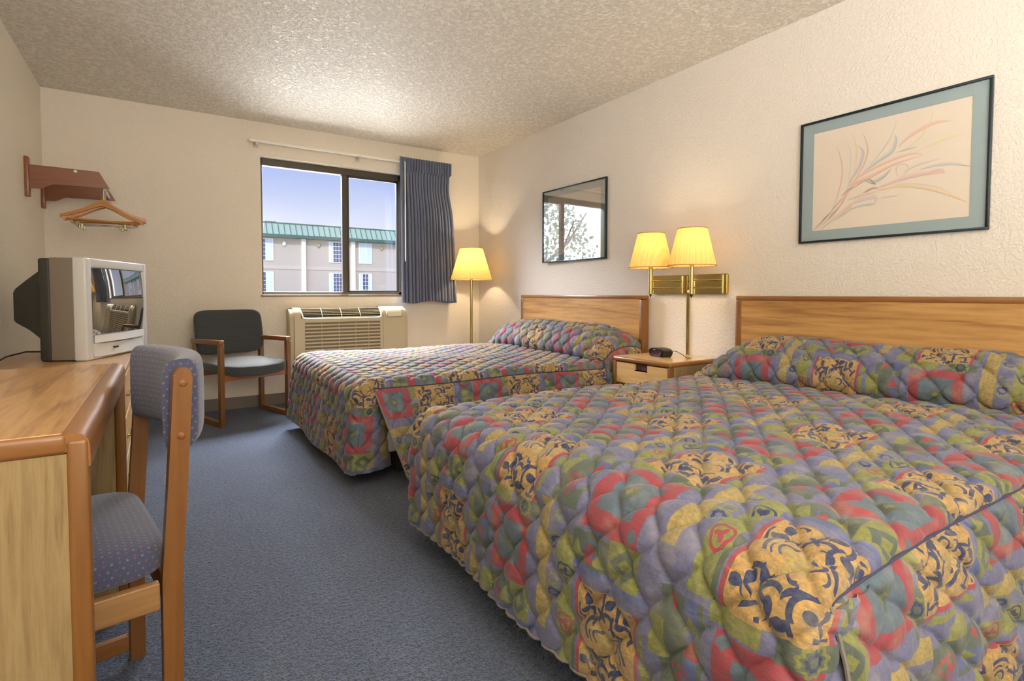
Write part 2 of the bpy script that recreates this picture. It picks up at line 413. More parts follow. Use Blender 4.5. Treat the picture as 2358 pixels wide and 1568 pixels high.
struct('baseboard_back',bx(B(),L,W,D-.008,D,0,.10,.003),BASE)
struct('baseboard_right',bx(B(),W-.008,W,Y0,D-.008,0,.10,.003),BASE)
struct('baseboard_left',bx(B(),L,L+.008,Y0,D-.008,0,.10,.003),BASE)
# window
BRONZE=paint('dark_bronze_aluminium',(62,54,38),.35,0,0,.6)
wf=empty('window_1',((wx0+wx1)/2,D+.1,wz0),kind='structure')
ox,oy,oz=(wx0+wx1)/2,D+.1,wz0
def wpart(name,bm,m_,par=None):
    for v in bm.verts: v.co-=Vector((ox,oy,oz))
    return ob(name,bm,m_,par or wf)
b=B(); bx(b,wx0,wx1,D+.07,D+.14,wz1-.062,wz1,.004); bx(b,wx0,wx1,D+.07,D+.14,wz0,wz0+.028,.004)
bx(b,wx0,wx0+.022,D+.07,D+.14,wz0,wz1,.004); bx(b,wx1-.03,wx1,D+.07,D+.14,wz0,wz1,.004)
wpart('window_frame',b,BRONZE)
wpart('mullion',bx(B(),1.447,1.500,D+.078,D+.125,wz0+.02,wz1-.05,.004),BRONZE)
b=B(); bx(b,1.494,1.510,D+.07,D+.10,wz0+.028,wz1-.062,.003); bx(b,1.494,wx1-.03,D+.07,D+.10,wz0+.022,wz0+.042,.003); bx(b,1.494,wx1-.03,D+.07,D+.10,wz1-.082,wz1-.06,.003); bx(b,wx1-.05,wx1-.03,D+.07,D+.10,wz0+.028,wz1-.06,.003)
wpart('sliding_sash',b,paint('black_bronze_aluminium',(34,32,30),.35,0,0,.6))
wpart('pane',bx(B(),wx0+.02,1.45,D+.108,D+.113,wz0+.02,wz1-.05),glass_pane('window_glass',.02))
wpart('pane',bx(B(),1.50,wx1-.03,D+.085,D+.090,wz0+.03,wz1-.06),glass_pane('window_glass',.02))
wpart('window_sill',bx(B(),wx0-.012,wx1+.012,D-.014,D+.085,wz0-.016,wz0-.0005,.003),wood('brown_sill_wood',(112,72,40),(80,48,24),'x'))

# ------------------------------------------------------------------ yard and hotel wing across
struct('ground',bx(B(),-60,90,D+1.5,120,-3.3,-3.2),paint('yard_grass_asphalt',(120,122,110),.9))
YB=48.0
bd=empty('building',(14,YB,-3.2),'beige hotel wing with green metal mansard roof across the yard, seen through the window','building')
def bp(name,bm,m_,par=None,label=None):
    for v in bm.verts: v.co-=Vector((14,YB,-3.2))
    return ob(name,bm,m_,par or bd,label=label)
STUC=paint('beige_stucco',(176,166,150),.9,6,.01); STUCL=paint('pale_stucco_trim',(222,214,198),.9)
bp('wall',bx(B(),-14,44,YB,YB+12,-3.2,5.72),STUC)
GR=paint('green_standing_seam_metal',(140,160,140),.5); GRD=paint('dark_green_metal',(52,88,76),.5)
bp('roof',prism(B(),[(YB-.5,5.86),(YB+.15,6.82),(YB+11.8,6.82),(YB+12.5,5.86)],'yz',-14.5,44.5),GR)
b=B(); bx(b,-14.6,44.6,YB-.62,YB+12.6,5.60,5.86); bp('gutter',b,GRD)
b=B(); bx(b,-14.6,44.6,YB+.10,YB+.32,6.80,6.90); bp('ridge_cap',b,GRD)
b=B(); x=-14.3
while x<44.4:
    prism(b,[(YB-.53,5.88),(YB+.12,6.84),(YB+.17,6.84),(YB-.45,5.86)],'yz',x-.035,x+.035); x+=.46
o=bp('roof_seam',b,paint('seam_green_metal',(62,104,86),.5)); o['kind']='stuff'
b=B(); bx(b,7.45,8.35,YB+1.5,YB+3,6.8,7.12); bp('roof_vent',b,paint('dark_vent',(70,78,110),.6))
b=B(); bx(b,-14,44,YB-.05,YB,3.02,3.34); bp('floor_band',b,paint('band_stucco',(184,174,158),.9))
WF=paint('white_window_trim',(226,232,236),.6); WGL=None
g=G('dark_window_glass'); g.pbr(g.mix(g.noise(g.obj(),.8,2)[0],S(40,44,66),S(92,106,140)),.15,spec=.5); WGL=g.m
CURT=paint('pale_window_curtain',(196,208,222),.9)
def bwin(x0,x1,z0,z1,mode):
    w=bp('window',bx(B(),x0,x1,YB-.04,YB+.02,z0,z1),WGL)
    off=Vector((14,YB,-3.2))
    def sub(n,bm,m_): 
        for v in bm.verts: v.co-=off
        ob(n,bm,m_,w)
    b=B(); bx(b,x0-.06,x0,YB-.07,YB,z0-.06,z1+.06); bx(b,x1,x1+.06,YB-.07,YB,z0-.06,z1+.06); bx(b,x0,x1,YB-.07,YB,z1,z1+.06); bx(b,x0,x1,YB-.07,YB,z0-.06,z0)
    n=3 if x1-x0>.9 else 2
    nx=4; nz=5
    for i in range(1,nx): xx=x0+(x1-x0)*i/nx; bx(b,xx-.014,xx+.014,YB-.065,YB-.04,z0,z1)
    for i in range(1,nz): zz=z0+(z1-z0)*i/nz; bx(b,x0,x1,YB-.065,YB-.04,zz-.014,zz+.014)
    sub('window_bars',b,WF)
    b=B()
    if mode==0: bx(b,x0+.5*(x1-x0),x1,YB-.055,YB-.042,z0,z1)
    elif mode==1: bx(b,x0,x0+.3*(x1-x0),YB-.055,YB-.042,z0,z1)
    elif mode==2: bx(b,x0,x0+.49*(x1-x0),YB-.075,YB-.042,z0,z1); bx(b,x0+.51*(x1-x0),x1,YB-.075,YB-.042,z0,z1)
    else: bx(b,x0,x0+.27*(x1-x0),YB-.055,YB-.042,z0,z1); bx(b,x1-.27*(x1-x0),x1,YB-.055,YB-.042,z0,z1)
    sub('curtain',b,CURT)
k=0
for bay in range(-6,8):
    xp=10.2+4.2*bay
    if xp<-14 or xp>43.5: continue
    bp('pilaster',bx(B(),xp-.17,xp+.17,YB-.30,YB,-3.2,5.60),STUCL)
    odd=bay%2==0
    wxa=xp+(2.2 if odd else .62)
    if bay==-1: wxa=6.72
    if wxa+1.1>44: continue
    up_m={-1:0,0:1,1:2}.get(bay,bay%4); dn_m={-1:0,0:1,1:3}.get(bay,(bay+2)%4)
    bwin(wxa,wxa+1.06,3.75,5.46,up_m); bwin(wxa,wxa+1.06,1.04,2.74,dn_m); 
    lx={-1:8.69,0:11.46,1:17.06}.get(bay,xp+(1.3 if odd else 2.6))
    b=B(); lathe(b,[(.001,0),(.13,.02),(.15,.10),(.10,.17),(.001,.18)],0,0,12)
    for v in b.verts: v.co=Vector((lx+v.co.x,YB-v.co.z,5.13+v.co.y*1.3))
    bp('wall_light',b,paint('white_light_cap',(240,238,232),.6) if bay==-1 else paint('olive_light_cap',(158,150,104),.6))
# tree at the left of the yard (mirrored in the small picture's glass)
tr=empty('tree',(-9.5,19,-3.2),'pale leafy tree in the yard, seen only mirrored in the small picture glass','tree')
tr.scale=(1.45,1.45,1.45)
b=B(); tube(b,[(0,0,0),(.1,.1,2),(0,.2,4),(.2,0,6)],[.25,.2,.14,.05],8)
for k in range(7):
    a=k*2.4; z=2.5+k*.28; tube(b,[(0,.1,z),(1.0*math.cos(a),1.0*math.sin(a),z+.9),(1.7*math.cos(a),1.7*math.sin(a),z+1.9)],[.07,.045,.015],6)
ob('trunk',b,paint('tree_bark',(196,184,166),.9),tr,True)
b=B(); rnd=random.Random(3)
for k in range(3000):
    a=rnd.uniform(0,2*PI); h=rnd.random(); rr=(1-abs(h-.38)*1.25)*2.6*math.sqrt(rnd.random()); z=1.6+h*4.6
    c0=Vector((rr*math.cos(a),rr*math.sin(a),z)); s_=rnd.uniform(.05,.10)
    d1=Vector((rnd.gauss(0,1),rnd.gauss(0,1),rnd.gauss(0,1))).normalized(); d2=d1.orthogonal().normalized()
    b.faces.new([b.verts.new(c0+s_*d1),b.verts.new(c0+s_*.5*d2),b.verts.new(c0-s_*d1),b.verts.new(c0-s_*.5*d2)])
g=G('pale_yellow_green_leaves'); f,_=g.noise(g.obj(),1.2,3); cc=g.mix(f,S(238,238,196),S(220,232,190))
d_=g.n('BsdfDiffuse'); g.put(d_.inputs[0],cc); t_=g.n('BsdfTranslucent'); g.put(t_.inputs[0],cc); mx=g.n('MixShader'); mx.inputs[0].default_value=.7
g.t.links.new(d_.outputs[0],mx.inputs[1]); g.t.links.new(t_.outputs[0],mx.inputs[2]); g.t.links.new(mx.outputs[0],g.out.inputs[0])
o=ob('foliage',b,g.m,tr); o['kind']='stuff'

# ------------------------------------------------------------------ curtain rod + curtain
rz=2.262
rd=empty('curtain_rod',(.64,D-.07,rz),'white curtain rod mounted on the wall above the window','curtain rod')
ob('rod',bx(B(),0,1.86,-.012,.012,-.014,.014,.008,3),WHITE,rd,True)
for xx in (.06,.93,1.78):
    b=B(); bx(b,xx-.012,xx+.012,-.01,.07,-.03,.004,.002); bx(b,xx-.02,xx+.02,.062,.0695,-.045,.02,.002)
    ob('bracket',b,paint('grey_bracket_metal',(196,190,178),.4),rd)
cu=empty('curtain',(2.2,D-.07,2.27),'dark blue pleated curtain drawn to the right side of the window','curtain')
def curtain_mesh():
    nx,nz=420,60; xs=np.linspace(0,1,nx); zs=np.linspace(0,1,nz)
    X=np.zeros((nz,nx)); Yv=np.zeros((nz,nx)); Z=np.zeros((nz,nx))
    for j,t in enumerate(zs):
        z=2.296-1.402*t
        left=1.943+.012*t; right=2.478+(.022 if t<.09 else .0)-.03*math.exp(-((t-.22)/.12)**2)+.066*t
        head=t<.09
        ph=2*PI*17*xs+0.5*np.sin(2*PI*xs*3)
        amp=.012 if head else .014+.019*min(1,(t-.09)/.2)
        if head: w=np.sin(ph)*amp
        else:
            w=amp*(1-2.2*np.abs(np.sin(ph*.5+.2*np.sin(4*t+xs*9)))**.75)+.006*np.sin(ph*.5+1.3+t*2)
        flat=np.clip((xs-.0)/.16,0,1)            # flat leading edge
        w=w*(0.15+.85*flat)
        X[j]=left+(right-left)*xs+.004*np.sin(ph*2)*(0 if head else 1); Yv[j]=D-.112+w-.012*(1-flat)
        Z[j]=z-.012*(t>.98)*np.sin(xs*9)+ (.02*(xs-.5) if t>.9 else 0)*0
    return X,Yv,Z
def grid_mesh(name,X,Y_,Z,U=None,V=None,off=(0,0,0),flip=False):
    nz,nx=X.shape; co=np.stack([X-off[0],Y_-off[1],Z-off[2]],-1).reshape(-1,3)
    idx=np.arange(nz*nx).reshape(nz,nx)
    a,b_,c,d=idx[:-1,:-1].ravel(),idx[:-1,1:].ravel(),idx[1:,1:].ravel(),idx[1:,:-1].ravel()
    q=np.stack([a,b_,c,d] if not flip else [a,d,c,b_],-1)
    me=bpy.data.meshes.new(name); me.vertices.add(len(co)); me.vertices.foreach_set('co',co.astype(np.float32).ravel())
    me.loops.add(q.size); me.loops.foreach_set('vertex_index',q.ravel().astype(np.int32))
    me.polygons.add(len(q)); me.polygons.foreach_set('loop_start',np.arange(0,q.size,4,dtype=np.int32))
    me.polygons.foreach_set('loop_total',np.full(len(q),4,dtype=np.int32))
    me.update(calc_edges=True)
    me.polygons.foreach_set('use_smooth',np.ones(len(q),dtype=bool))
    if U is not None:
        uvl=me.uv_layers.new(name='UVMap'); uvs=np.stack([U,V],-1).reshape(-1,2)[q.ravel()]
        uvl.data.foreach_set('uv',uvs.astype(np.float32).ravel())
    me.validate(); return me
X,Yv,Z=curtain_mesh()
g=G('slate_blue_curtain_cloth'); o_=g.obj(); f,_=g.noise(g.map(o_,(60,60,8)),1,3,.7); f2,_=g.noise(o_,300,2,.7)
g.pbr(g.mix(g.M('MULTIPLY_ADD',f,.6,g.M('MULTIPLY',f2,.4)),S(76,82,102),S(128,135,158)),.85,normal=g.bump(f2,.0012,.6),spec=.15,sheen=.3); CUR=g.m
o=ob('panel',grid_mesh('panel',X,Yv,Z,off=(2.2,D-.07,2.27)),CUR,cu)
sm=o.modifiers.new('thick','SOLIDIFY'); sm.thickness=.002
hm=26
b=B()
for i in range(18):
    x=1.985+i*.0275-2.2; bx(b,x-.005,x+.005,-.066,-.040,-.105,.022,.004)
ob('pinch_pleat',b,CUR,cu,True)
b=B(); tube(b,[(1.985-2.2,-.082,-.03),(1.984-2.2,-.086,-.5),(1.983-2.2,-.086,-.98)],.0055,8); tube(b,[(1.985-2.2,-.082,-.03),(1.985-2.2,-.05,-.01)],.003,6)
ob('wand',b,WHITE,cu,True,label='white pull wand')

# ------------------------------------------------------------------ air conditioner
AC=plastic('cream_plastic',(188,175,143),.42); ACD=plastic('outlet_shade_plastic',(34,30,24),.7); ACL=plastic('light_cream_plastic',(222,212,186),.35)
ax0,ax1=.925,1.995; az=.852
ac=empty('air_conditioner',(ax0,D,.32),'cream through-wall air conditioner mounted below the window','air conditioner')
def acp(name,bm,m_,par=None,sm=False,label=None):
    for v in bm.verts: v.co-=Vector((ax0,D,.32))
    return ob(name,bm,m_,par or ac,sm,label=label)
def acprof(d,zt): return [(D-.003,.33),(D-d,.33),(D-d,zt-.115),(D-d+.006,zt-.085),(D-d+.022,zt-.045),(D-d+.045,zt-.018),(D-d+.07,zt-.004),(D-d+.095,zt),(D-.003,zt)]
b=prism(B(),acprof(.20,az),'yz',ax0+.03,ax0+.085); acp('end_cap',b,AC,sm=True)
b=prism(B(),acprof(.205,az+.003),'yz',1.735,ax1-.03,.006); acp('control_panel',b,AC,sm=True)
b=prism(B(),acprof(.175,az-.012),'yz',ax0,ax1-.003,.004); acp('body',b,AC,sm=True)
# front face below the outlet
b=prism(B(),[(D-.17,.33),(D-.2,.33),(D-.2,.748),(D-.197,.762),(D-.16,.762)],'yz',ax0+.085,1.735); acp('front_panel',b,AC,sm=True)
b=B()
for i in range(12):
    z=.345+i*.0315
    prism(b,[(D-.199,z),(D-.2075,z+.004),(D-.206,z+.012),(D-.199,z+.019)],'yz',ax0+.115,1.71)
for xx in (1.18,1.33,1.48,1.60): bx(b,xx-.002,xx+.002,D-.206,D-.199,.345,.72)
acp('intake_grille',b,AC)
acp('grille_gap_shade',bx(B(),ax0+.115,1.71,D-.2012,D-.199,.345,.725),plastic('grille_shadow_plastic',(112,98,70),.6))  # dark plate paints the shade between the grille slats
b=B(); prism(b,[(D-.170,.765),(D-.1755,.765),(D-.160,.797),(D-.135,.826),(D-.106,.8395),(D-.106,.832)],'yz',ax0+.085,1.735); acp('outlet_shade_shell',b,ACD)  # dark shell over the body paints the shade inside the air outlet
b=B()
for i in range(6):
    t=i/5.; y=D-.190+.075*t; z=.770+.072*t**.8
    bx(b,ax0+.085,1.735,y-.003,y+.010,z-.002,z+.002)
acp('louver',b,AC)
for xx in (1.19,1.36,1.53):
    b=tube(B(),[(xx,D-.195,.768),(xx,D-.176,.80),(xx,D-.15,.826),(xx,D-.115,.846)],.003,6)
    acp('louver_post',b,AC,sm=True)
b=B(); tube(b,[(ax0+.083,D-.128,.848),(ax0+.092,D-.178,.805),(ax0+.10,D-.199,.763),(ax0+.13,D-.203,.755),(1.69,D-.203,.755),(1.722,D-.199,.763),(1.728,D-.178,.805),(1.725,D-.128,.848)],.008,8)
acp('outlet_rim',b,ACL,sm=True)
b=prism(B(),[(D-.2,.757),(D-.2085,.763),(D-.200,.795),(D-.174,.838),(D-.15,.852),(D-.16,.83)],'yz',1.775,1.925,.003); acp('control_cover',b,ACL,sm=True)
b=B(); tube(b,[(1.777,D-.20,.79),(1.779,D-.209,.765),(1.79,D-.210,.760),(1.91,D-.210,.760),(1.921,D-.209,.765),(1.923,D-.20,.79)],.0025,6); acp('cover_seam',b,plastic('seam_shadow_plastic',(130,118,92),.6))

# ------------------------------------------------------------------ headboards
def headboard(name,y0,y1,label):
    h=empty(name,(W-.085,(y0+y1)/2,.30),label,'headboard')
    w=(y1-y0)/2; x0=.0; t=.06
    ob('panel',bx(B(),.004,t,-w+.035,w-.035,0,.650,.001),wood('headboard_oak',(198,152,94),(134,88,44),'y',.62,.36,.35,1.15),h)
    for q0,q1 in ((-w,-w+.036),(w-.036,w)): ob('side_trim',bx(B(),x0,t+.002,q0,q1,0,.638,.006),TRIMZ,h,True)
    ob('top_trim',bx(B(),x0-.001,t+.003,-w,w,.640,.668,.008),TRIMY,h,True)
    for q0,q1 in ((-w+.1,-w+.16),(w-.16,w-.1)): ob('wall_cleat',bx(B(),t,.0845,q0,q1,.2,.6),OAK,h)
    return h
headboard('headboard',2.614,4.126,'oak headboard behind the far bed, beside the corner floor lamp')
headboard('headboard.001',.388,1.898,'oak headboard behind the near bed, below the large flower picture')

# ------------------------------------------------------------------ beds
def bed(name,y0,y1,label):
    b_=empty(name,(1.86,(y0+y1)/2,0),label,'bed'); w=(y1-y0)/2-.05
    ob('mattress',bx(B(),-.96,.90,-w,w,.27,.485,.04,4),paint('white_ticking',(220,216,208),.8),b_,True)
    ob('box_spring',bx(B(),-.96,.90,-w,w,.15,.268,.02,3),paint('grey_ticking',(180,178,172),.8),b_,True)
    ob('base',bx(B(),-.80,.88,-w+.12,w-.12,0,.148,.005),paint('dark_bed_base',(50,40,34),.7),b_)
bed('bed',2.60,4.14,'double bed with mattress under the far quilted bedspread, by the window')
bed('bed.001',.40,1.93,'double bed with mattress under the near quilted bedspread')
QW,QQ=.052,.138
def quilt_h(U,V,A=.0115):
    k=np.floor(U/QW); best=None
    # positions of seam lines around
    def ln(i): return i*QW+np.where(i%2==0,1,-1)*(.44*QW)*np.sin(2*PI*V/QQ)
    lo=np.full(U.shape,-1e9); hi=np.full(U.shape,1e9)
    for d in (-2,-1,0,1,2,3):
        l_=ln(k+d); lo=np.where((l_<=U)&(l_>lo),l_,lo); hi=np.where((l_>U)&(l_<hi),l_,hi)
    wd=np.maximum(hi-lo,1e-4); t=np.clip((U-lo)/wd,0,1)
    d=np.minimum(U-lo,hi-U); h=(.62*(1-np.exp(-d/.005))+.38*np.clip(4*t*(1-t),0,1))*np.clip(wd/(1.3*QW),0,1)**.6
    return A*h
def displace(X,Y_,Z,H):
    def gr(a,ax): return np.gradient(a,axis=ax)
    du=np.stack([gr(X,1),gr(Y_,1),gr(Z,1)],-1); dv=np.stack([gr(X,0),gr(Y_,0),gr(Z,0)],-1)
    n=np.cross(du,dv); n/=np.maximum(np.linalg.norm(n,axis=-1,keepdims=True),1e-9)
    return n
def smooth(x,a,b_): t=np.clip((x-a)/(b_-a),0,1); return t*t*(3-2*t)
def bedspread(name,y0,y1,xf,crease,Aedge,label,res,flare_lo,flare_hi,zt=.528,seed=0,zh=.085,hx=-.035,re=.055,fold=.05,QA=.0185):
    yc=(y0+y1)/2; Wd=y1-y0; root=empty(name,(xf,yc,0),label,'bedspread'); off=(xf,yc,0)
    Q=quilt_print(); xe=2.782
    # flat profile
    r=.085
    pts=[(xf+hx,zh),(xf+hx*.8,.2),(xf-.012,.36),(xf,zt-r)]
    pts+=[(xf+r-r*math.cos(a),zt-r+r*math.sin(a)) for a in np.linspace(.1,PI/2,10)]
    pts=np.array(pts); seg=np.r_[0,np.cumsum(np.hypot(*np.diff(pts,axis=0).T))]
    Lf=seg[-1]; xflat=xf+r
    vtop=np.arange(0,Lf,res); fx=np.interp(vtop,seg,pts[:,0]); fz=np.interp(vtop,seg,pts[:,1])
    xcm=crease(yc); Lt=xcm-xflat; n2=int(Lt/res); 
    pp=np.array([(0,0),(.012,-.012),(.012,.012),(-.020,.045),(-.016,.09),(.02,.142),(.08,.182),(.15,.206),(.22,.210),(.29,.195),(.34,.165)])
    ps=np.r_[0,np.cumsum(np.hypot(*np.diff(pp,axis=0).T))]; Lp=ps[-1]; n3=int(Lp/res)
    us=np.linspace(-Wd/2,Wd/2,int(Wd/res)+1)
    # smooth the pillow profile
    tt=np.linspace(0,Lp,200); px=np.interp(tt,ps,pp[:,0]); pz=np.interp(tt,ps,pp[:,1])
    for _ in range(60):
        px[1:-1]=.25*px[:-2]+.5*px[1:-1]+.25*px[2:]; pz[1:-1]=.25*pz[:-2]+.5*pz[1:-1]+.25*pz[2:]
    NV=len(vtop)+n2+n3; NU=len(us)
    X=np.zeros((NV,NU)); Z=np.zeros((NV,NU)); Vc=np.zeros((NV,NU)); PX=np.zeros((NV,NU))
    yy=yc+us
    # pillow amplitude across the bed
    dl=(yy-y0); dh=(y1-yy)
    A=np.minimum(Aedge[0]+(1-Aedge[0])*np.sqrt(smooth(dl,0,Aedge[2])),Aedge[1]+(1-Aedge[1])*np.sqrt(smooth(dh,0,Aedge[3])))
    rng=np.random.RandomState(seed)
    for i,v in enumerate(vtop): X[i]=fx[i]; Z[i]=fz[i]; Vc[i]=v
    cre=np.array([crease(a) for a in yy])
    for i in range(n2):
        t=(i)/n2; X[len(vtop)+i]=xflat+(cre-xflat)*t; Z[len(vtop)+i]=zt; Vc[len(vtop)+i]=Lf+Lt*t
    k0=len(vtop)+n2
    for i in range(n3):
        s_=Lp*i/(n3-1); pxx=np.interp(s_,tt,px); pzz=np.interp(s_,tt,pz)
        flatx=(xe-cre)*i/(n3-1); 
        kx=np.where(np.ones(NU)>0,(xe-cre)/.34,1)
        X[k0+i]=cre+A*pxx*np.where(pxx>0,kx,1)+(1-A)*flatx; Z[k0+i]=zt+A*pzz; Vc[k0+i]=Lf+Lt+s_
    # crown + gentle unevenness
    crown=.012*(1-(2*us/Wd)**2)
    top=np.clip((X-xf-.02)/.12,0,1); Z+=top*crown
    for i in range(NV):
        for_= .006*np.sin(X[i]*5.1+us*3.3+seed)+.004*np.sin(us*9+X[i]*2.2)
        Z[i]+=top[i]*for_
    # hang waves in the foot drape
    dr=np.clip((zt-.1-Z)/.35,0,1); X+=-dr*.012*np.sin(us*7.5+seed*2)[None,:]
    Y_=np.repeat(yy[None,:],NV,0).copy()
    n=displace(X,Y_,Z,None)
    if n[len(vtop)+5,NU//2,2]<0: n=-n
    # edge rounding
    du=Wd/2-np.abs(us); ph=np.clip((re*1.15-du)/re,0,1.15); drop=re*(1-np.cos(ph)); lat=np.sign(us)*( (re*np.sin(ph)) - (re*ph) )
    for a_,c_ in ((X,0),(Z,2)): a_-=n[...,c_]*drop[None,:]
    Y_+=lat[None,:]
    U=np.repeat(us[None,:],NV,0)
    n=displace(X,Y_,Z,None)
    if n[len(vtop)+5,NU//2,2]<0: n=-n
    H=quilt_h(U+5,Vc,QA); edge=np.clip(du/.02,0,1)[None,:]; H=H*(.25+.75*edge)
    Xe,Ye,Ze=X.copy(),Y_.copy(),Z.copy()
    X=X+n[...,0]*H; Y_=Y_+n[...,1]*H; Z=Z+n[...,2]*H
    ob('top_panel',grid_mesh('top_panel',X,Y_,Z,U+yc,Vc,off),Q,root)
    # hem cord
    b=B(); tube(b,[(X[0,j]-off[0],Y_[0,j]-off[1],Z[0,j]) for j in range(0,NU,3)],.004,6)
    HEM=paint('hem_binding_cloth',(120,112,104),.8)
    ob('hem',b,HEM,root,True)
    for side,flare in ((-1,flare_lo),(1,flare_hi)):
        j=0 if side<0 else NU-1
        ex,ey,ez,ev=Xe[:,j],Ye[:,j],Ze[:,j],Vc[:,j]
        # --- wrap of the foot drape round the corner
        i1=int(np.argmax(ez>zt-.03)) or len(vtop)-1
        m_=max(6,int(.16/res)); tq=np.linspace(0,1,m_)
        FX=ex[:i1,None]+ (.15*tq)[None,:]; hang=((zt-ez[:i1])/(zt-zh))
        FY=ey[:i1,None]+side*(.012*np.sin(tq*PI)-fold*tq**1.5)[None,:]*np.ones((i1,1))
        FX=FX+ (.05*hang[:,None]**1.5*tq[None,:])
        FZ=np.repeat(ez[:i1,None],m_,1)
        nn=displace(FX,FY,FZ,None); 
        if (nn[i1//2,m_//2,1])*side<0: nn=-nn
        FU=side*(Wd/2+.15*tq)[None,:]*np.ones((i1,1)); FV=np.repeat(ev[:i1,None],m_,1)
        FH=quilt_h(FU+5,FV,QA*.7)*np.clip(tq*.16/.03,.12,1)[None,:]*np.clip((1-tq)*.16/.03,.12,1)[None,:]
        ob('foot_corner_fold',grid_mesh('foot_corner_fold',FX+nn[...,0]*FH,FY+nn[...,1]*FH,FZ,FU+yc,FV,off),Q,root)
        # --- side drop
        i0=max(0,i1-int(.012/res)); sx_,sy_,sz_,sv_=ex[i0:],ey[i0:],ez[i0:],ev[i0:]
        # keep path monotone in x for the hanging part
        dep=zt-zh; nd=int(dep/res)+2; td=np.linspace(0,1,nd)
        bulge=smooth(sv_,Lf+Lt-.06,Lf+Lt+.12)*Aedge[0 if side<0 else 1]
        wave=.012*np.sin(2*PI*sx_/.36+seed)+.007*np.sin(2*PI*sx_/.17+1)
        fl=flare[0]*np.exp(-np.maximum(sx_-xf-.02,0)/flare[1])
        SX=sx_[None,:]+ (flare[2]*np.exp(-np.maximum(sx_-xf-.02,0)/flare[1]))[None,:]*td[:,None]
        SY=sy_[None,:]+side*( (.02+fl+wave)[None,:]*td[:,None]**1.1 + .010*np.sin(np.minimum(td*4,1)*PI/2)[:,None] + (bulge*.05)[None,:]*np.sin(np.clip(td*1.25,0,1)*PI)[:,None]**.8 )
        SZ=sz_[None,:]*(1-td[:,None])+zh*td[:,None]
        sn=displace(SX,SY,SZ,None)
        if np.nanmean(sn[...,1])*side<0: sn=-sn
        SU=side*(Wd/2+td*dep)[:,None]*np.ones((1,len(sx_)))*1.0; SV=np.repeat(sv_[None,:],nd,0)
        SH=quilt_h(SU+5,SV,QA*.9)*np.clip(td/.05,0.1,1)[:,None]*np.clip(np.arange(len(sx_))*res/.03,.12,1)[None,:]
        SX2,SY2,SZ2=SX+sn[...,0]*SH,SY+sn[...,1]*SH,SZ+sn[...,2]*SH
        sp=ob('side_drop',grid_mesh('side_drop',SX2,SY2,SZ2,SU+yc+.11,SV+.2,off),Q,root)
        b=B(); st=max(1,int(.012/res))
        tube(b,[(ex[i]-off[0],ey[i]-off[1]+side*.003,ez[i]+.001) for i in range(i0,NV,st)],.0032,6)
        ob('seam_piping',b,paint('navy_piping_cloth',(58,58,84),.8),root,True)
        b=B(); tube(b,[(SX2[-1,i]-off[0],SY2[-1,i]-off[1],SZ2[-1,i]) for i in range(0,len(sx_),2)],.004,6); tube(b,[(SX2[i,0]-off[0],SY2[i,0]-off[1],SZ2[i,0]) for i in range(0,nd,2)],.004,6)
        ob('hem',b,HEM,root,True)
    return root
bedspread('bedspread',2.60,4.14,.80,lambda y:2.40+.0*y,(.62,0,.34,.34),'patchwork quilted bedspread on the far bed beside the window wall',.0065,(.25,.20,.13),(.04,.2,.02),seed=1)
bedspread('bedspread.001',.40,1.925,.80,lambda y:2.41+.11*(1.92-y),(.3,0,.3,.34),'patchwork quilted bedspread on the large near bed',.0048,(.035,.16,.04),(.03,.2,.03),seed=4,zh=.115,hx=-.010,re=.045,fold=.02)

# ------------------------------------------------------------------ nightstand + clock
nx0,ny0,ny1,nz=2.44,2.062,2.535,.58
ns=empty('nightstand',(nx0,(ny0+ny1)/2,0),'small oak nightstand with one drawer between the two beds','nightstand')
hw=(ny1-ny0)/2; dp=W-.01-nx0
b=B(); bx(b,.012,dp,-hw+.012,hw-.012,nz-.022,nz,.0); ob('top',b,wood('pale_oak_top',(222,184,124),(190,142,84),'y',.8,.25,.6,.5),ns)
b=B(); bx(b,0,.034,-hw,hw,nz-.03,nz-.0008,.012,4); bx(b,.02,dp,-hw,-hw+.03,nz-.03,nz-.0008,.012,4); bx(b,.02,dp,hw-.03,hw,nz-.03,nz-.0008,.012,4)
ob('top_edge',b,TRIMY,ns,True)
b=B(); bx(b,.004,.032,-hw+.001,-hw+.028,0,nz-.028,.004); ob('post',b,TRIMZ,ns,True)
b=B(); bx(b,.004,.032,hw-.028,hw-.001,0,nz-.028,.004); ob('post',b,TRIMZ,ns,True)
for sg in (-1,1):
    b=B(); a,c_=(sg*(hw-.004),sg*(hw-.020)); bx(b,.03,dp,min(a,c_),max(a,c_),.02,nz-.028); ob('side_panel',b,OAK,ns)
b=B(); z1,z0=nz-.036,.415; wd=hw-.031
bx(b,.008,.024,-wd,wd,z0,z1-.038); bx(b,.008,.024,-wd,-.052,z1-.038,z1); bx(b,.008,.024,.052,wd,z1-.038,z1)
dr=ob('drawer',b,wood('drawer_oak',(214,176,118),(176,130,76),'y',1.0,.4,.2,.6),ns)
b=B(); bx(b,.03,.034,-.052,.052,z1-.038,z1); bx(b,.008,.034,-.052,.052,z1-.042,z1-.038); ob('finger_pull',b,paint('dark_recess_wood',(92,62,58),.5),dr)
b=B(); bx(b,.03,dp,-hw+.02,hw-.02,.40,.41); ob('drawer_shelf',b,OAK,ns)
b=B(); bx(b,.02,dp,-hw+.02,hw-.02,.10,.116); ob('bottom_shelf',b,OAK,ns)
b=B(); bx(b,dp-.01,dp,-hw+.02,hw-.02,.05,nz-.03); ob('back_panel',b,OAK,ns)

ck=empty('alarm_clock',(2.66,2.335,nz),'small black digital alarm clock on the nightstand','alarm clock',rz=math.radians(-100))
BLK=plastic('black_plastic',(30,27,26),.35)
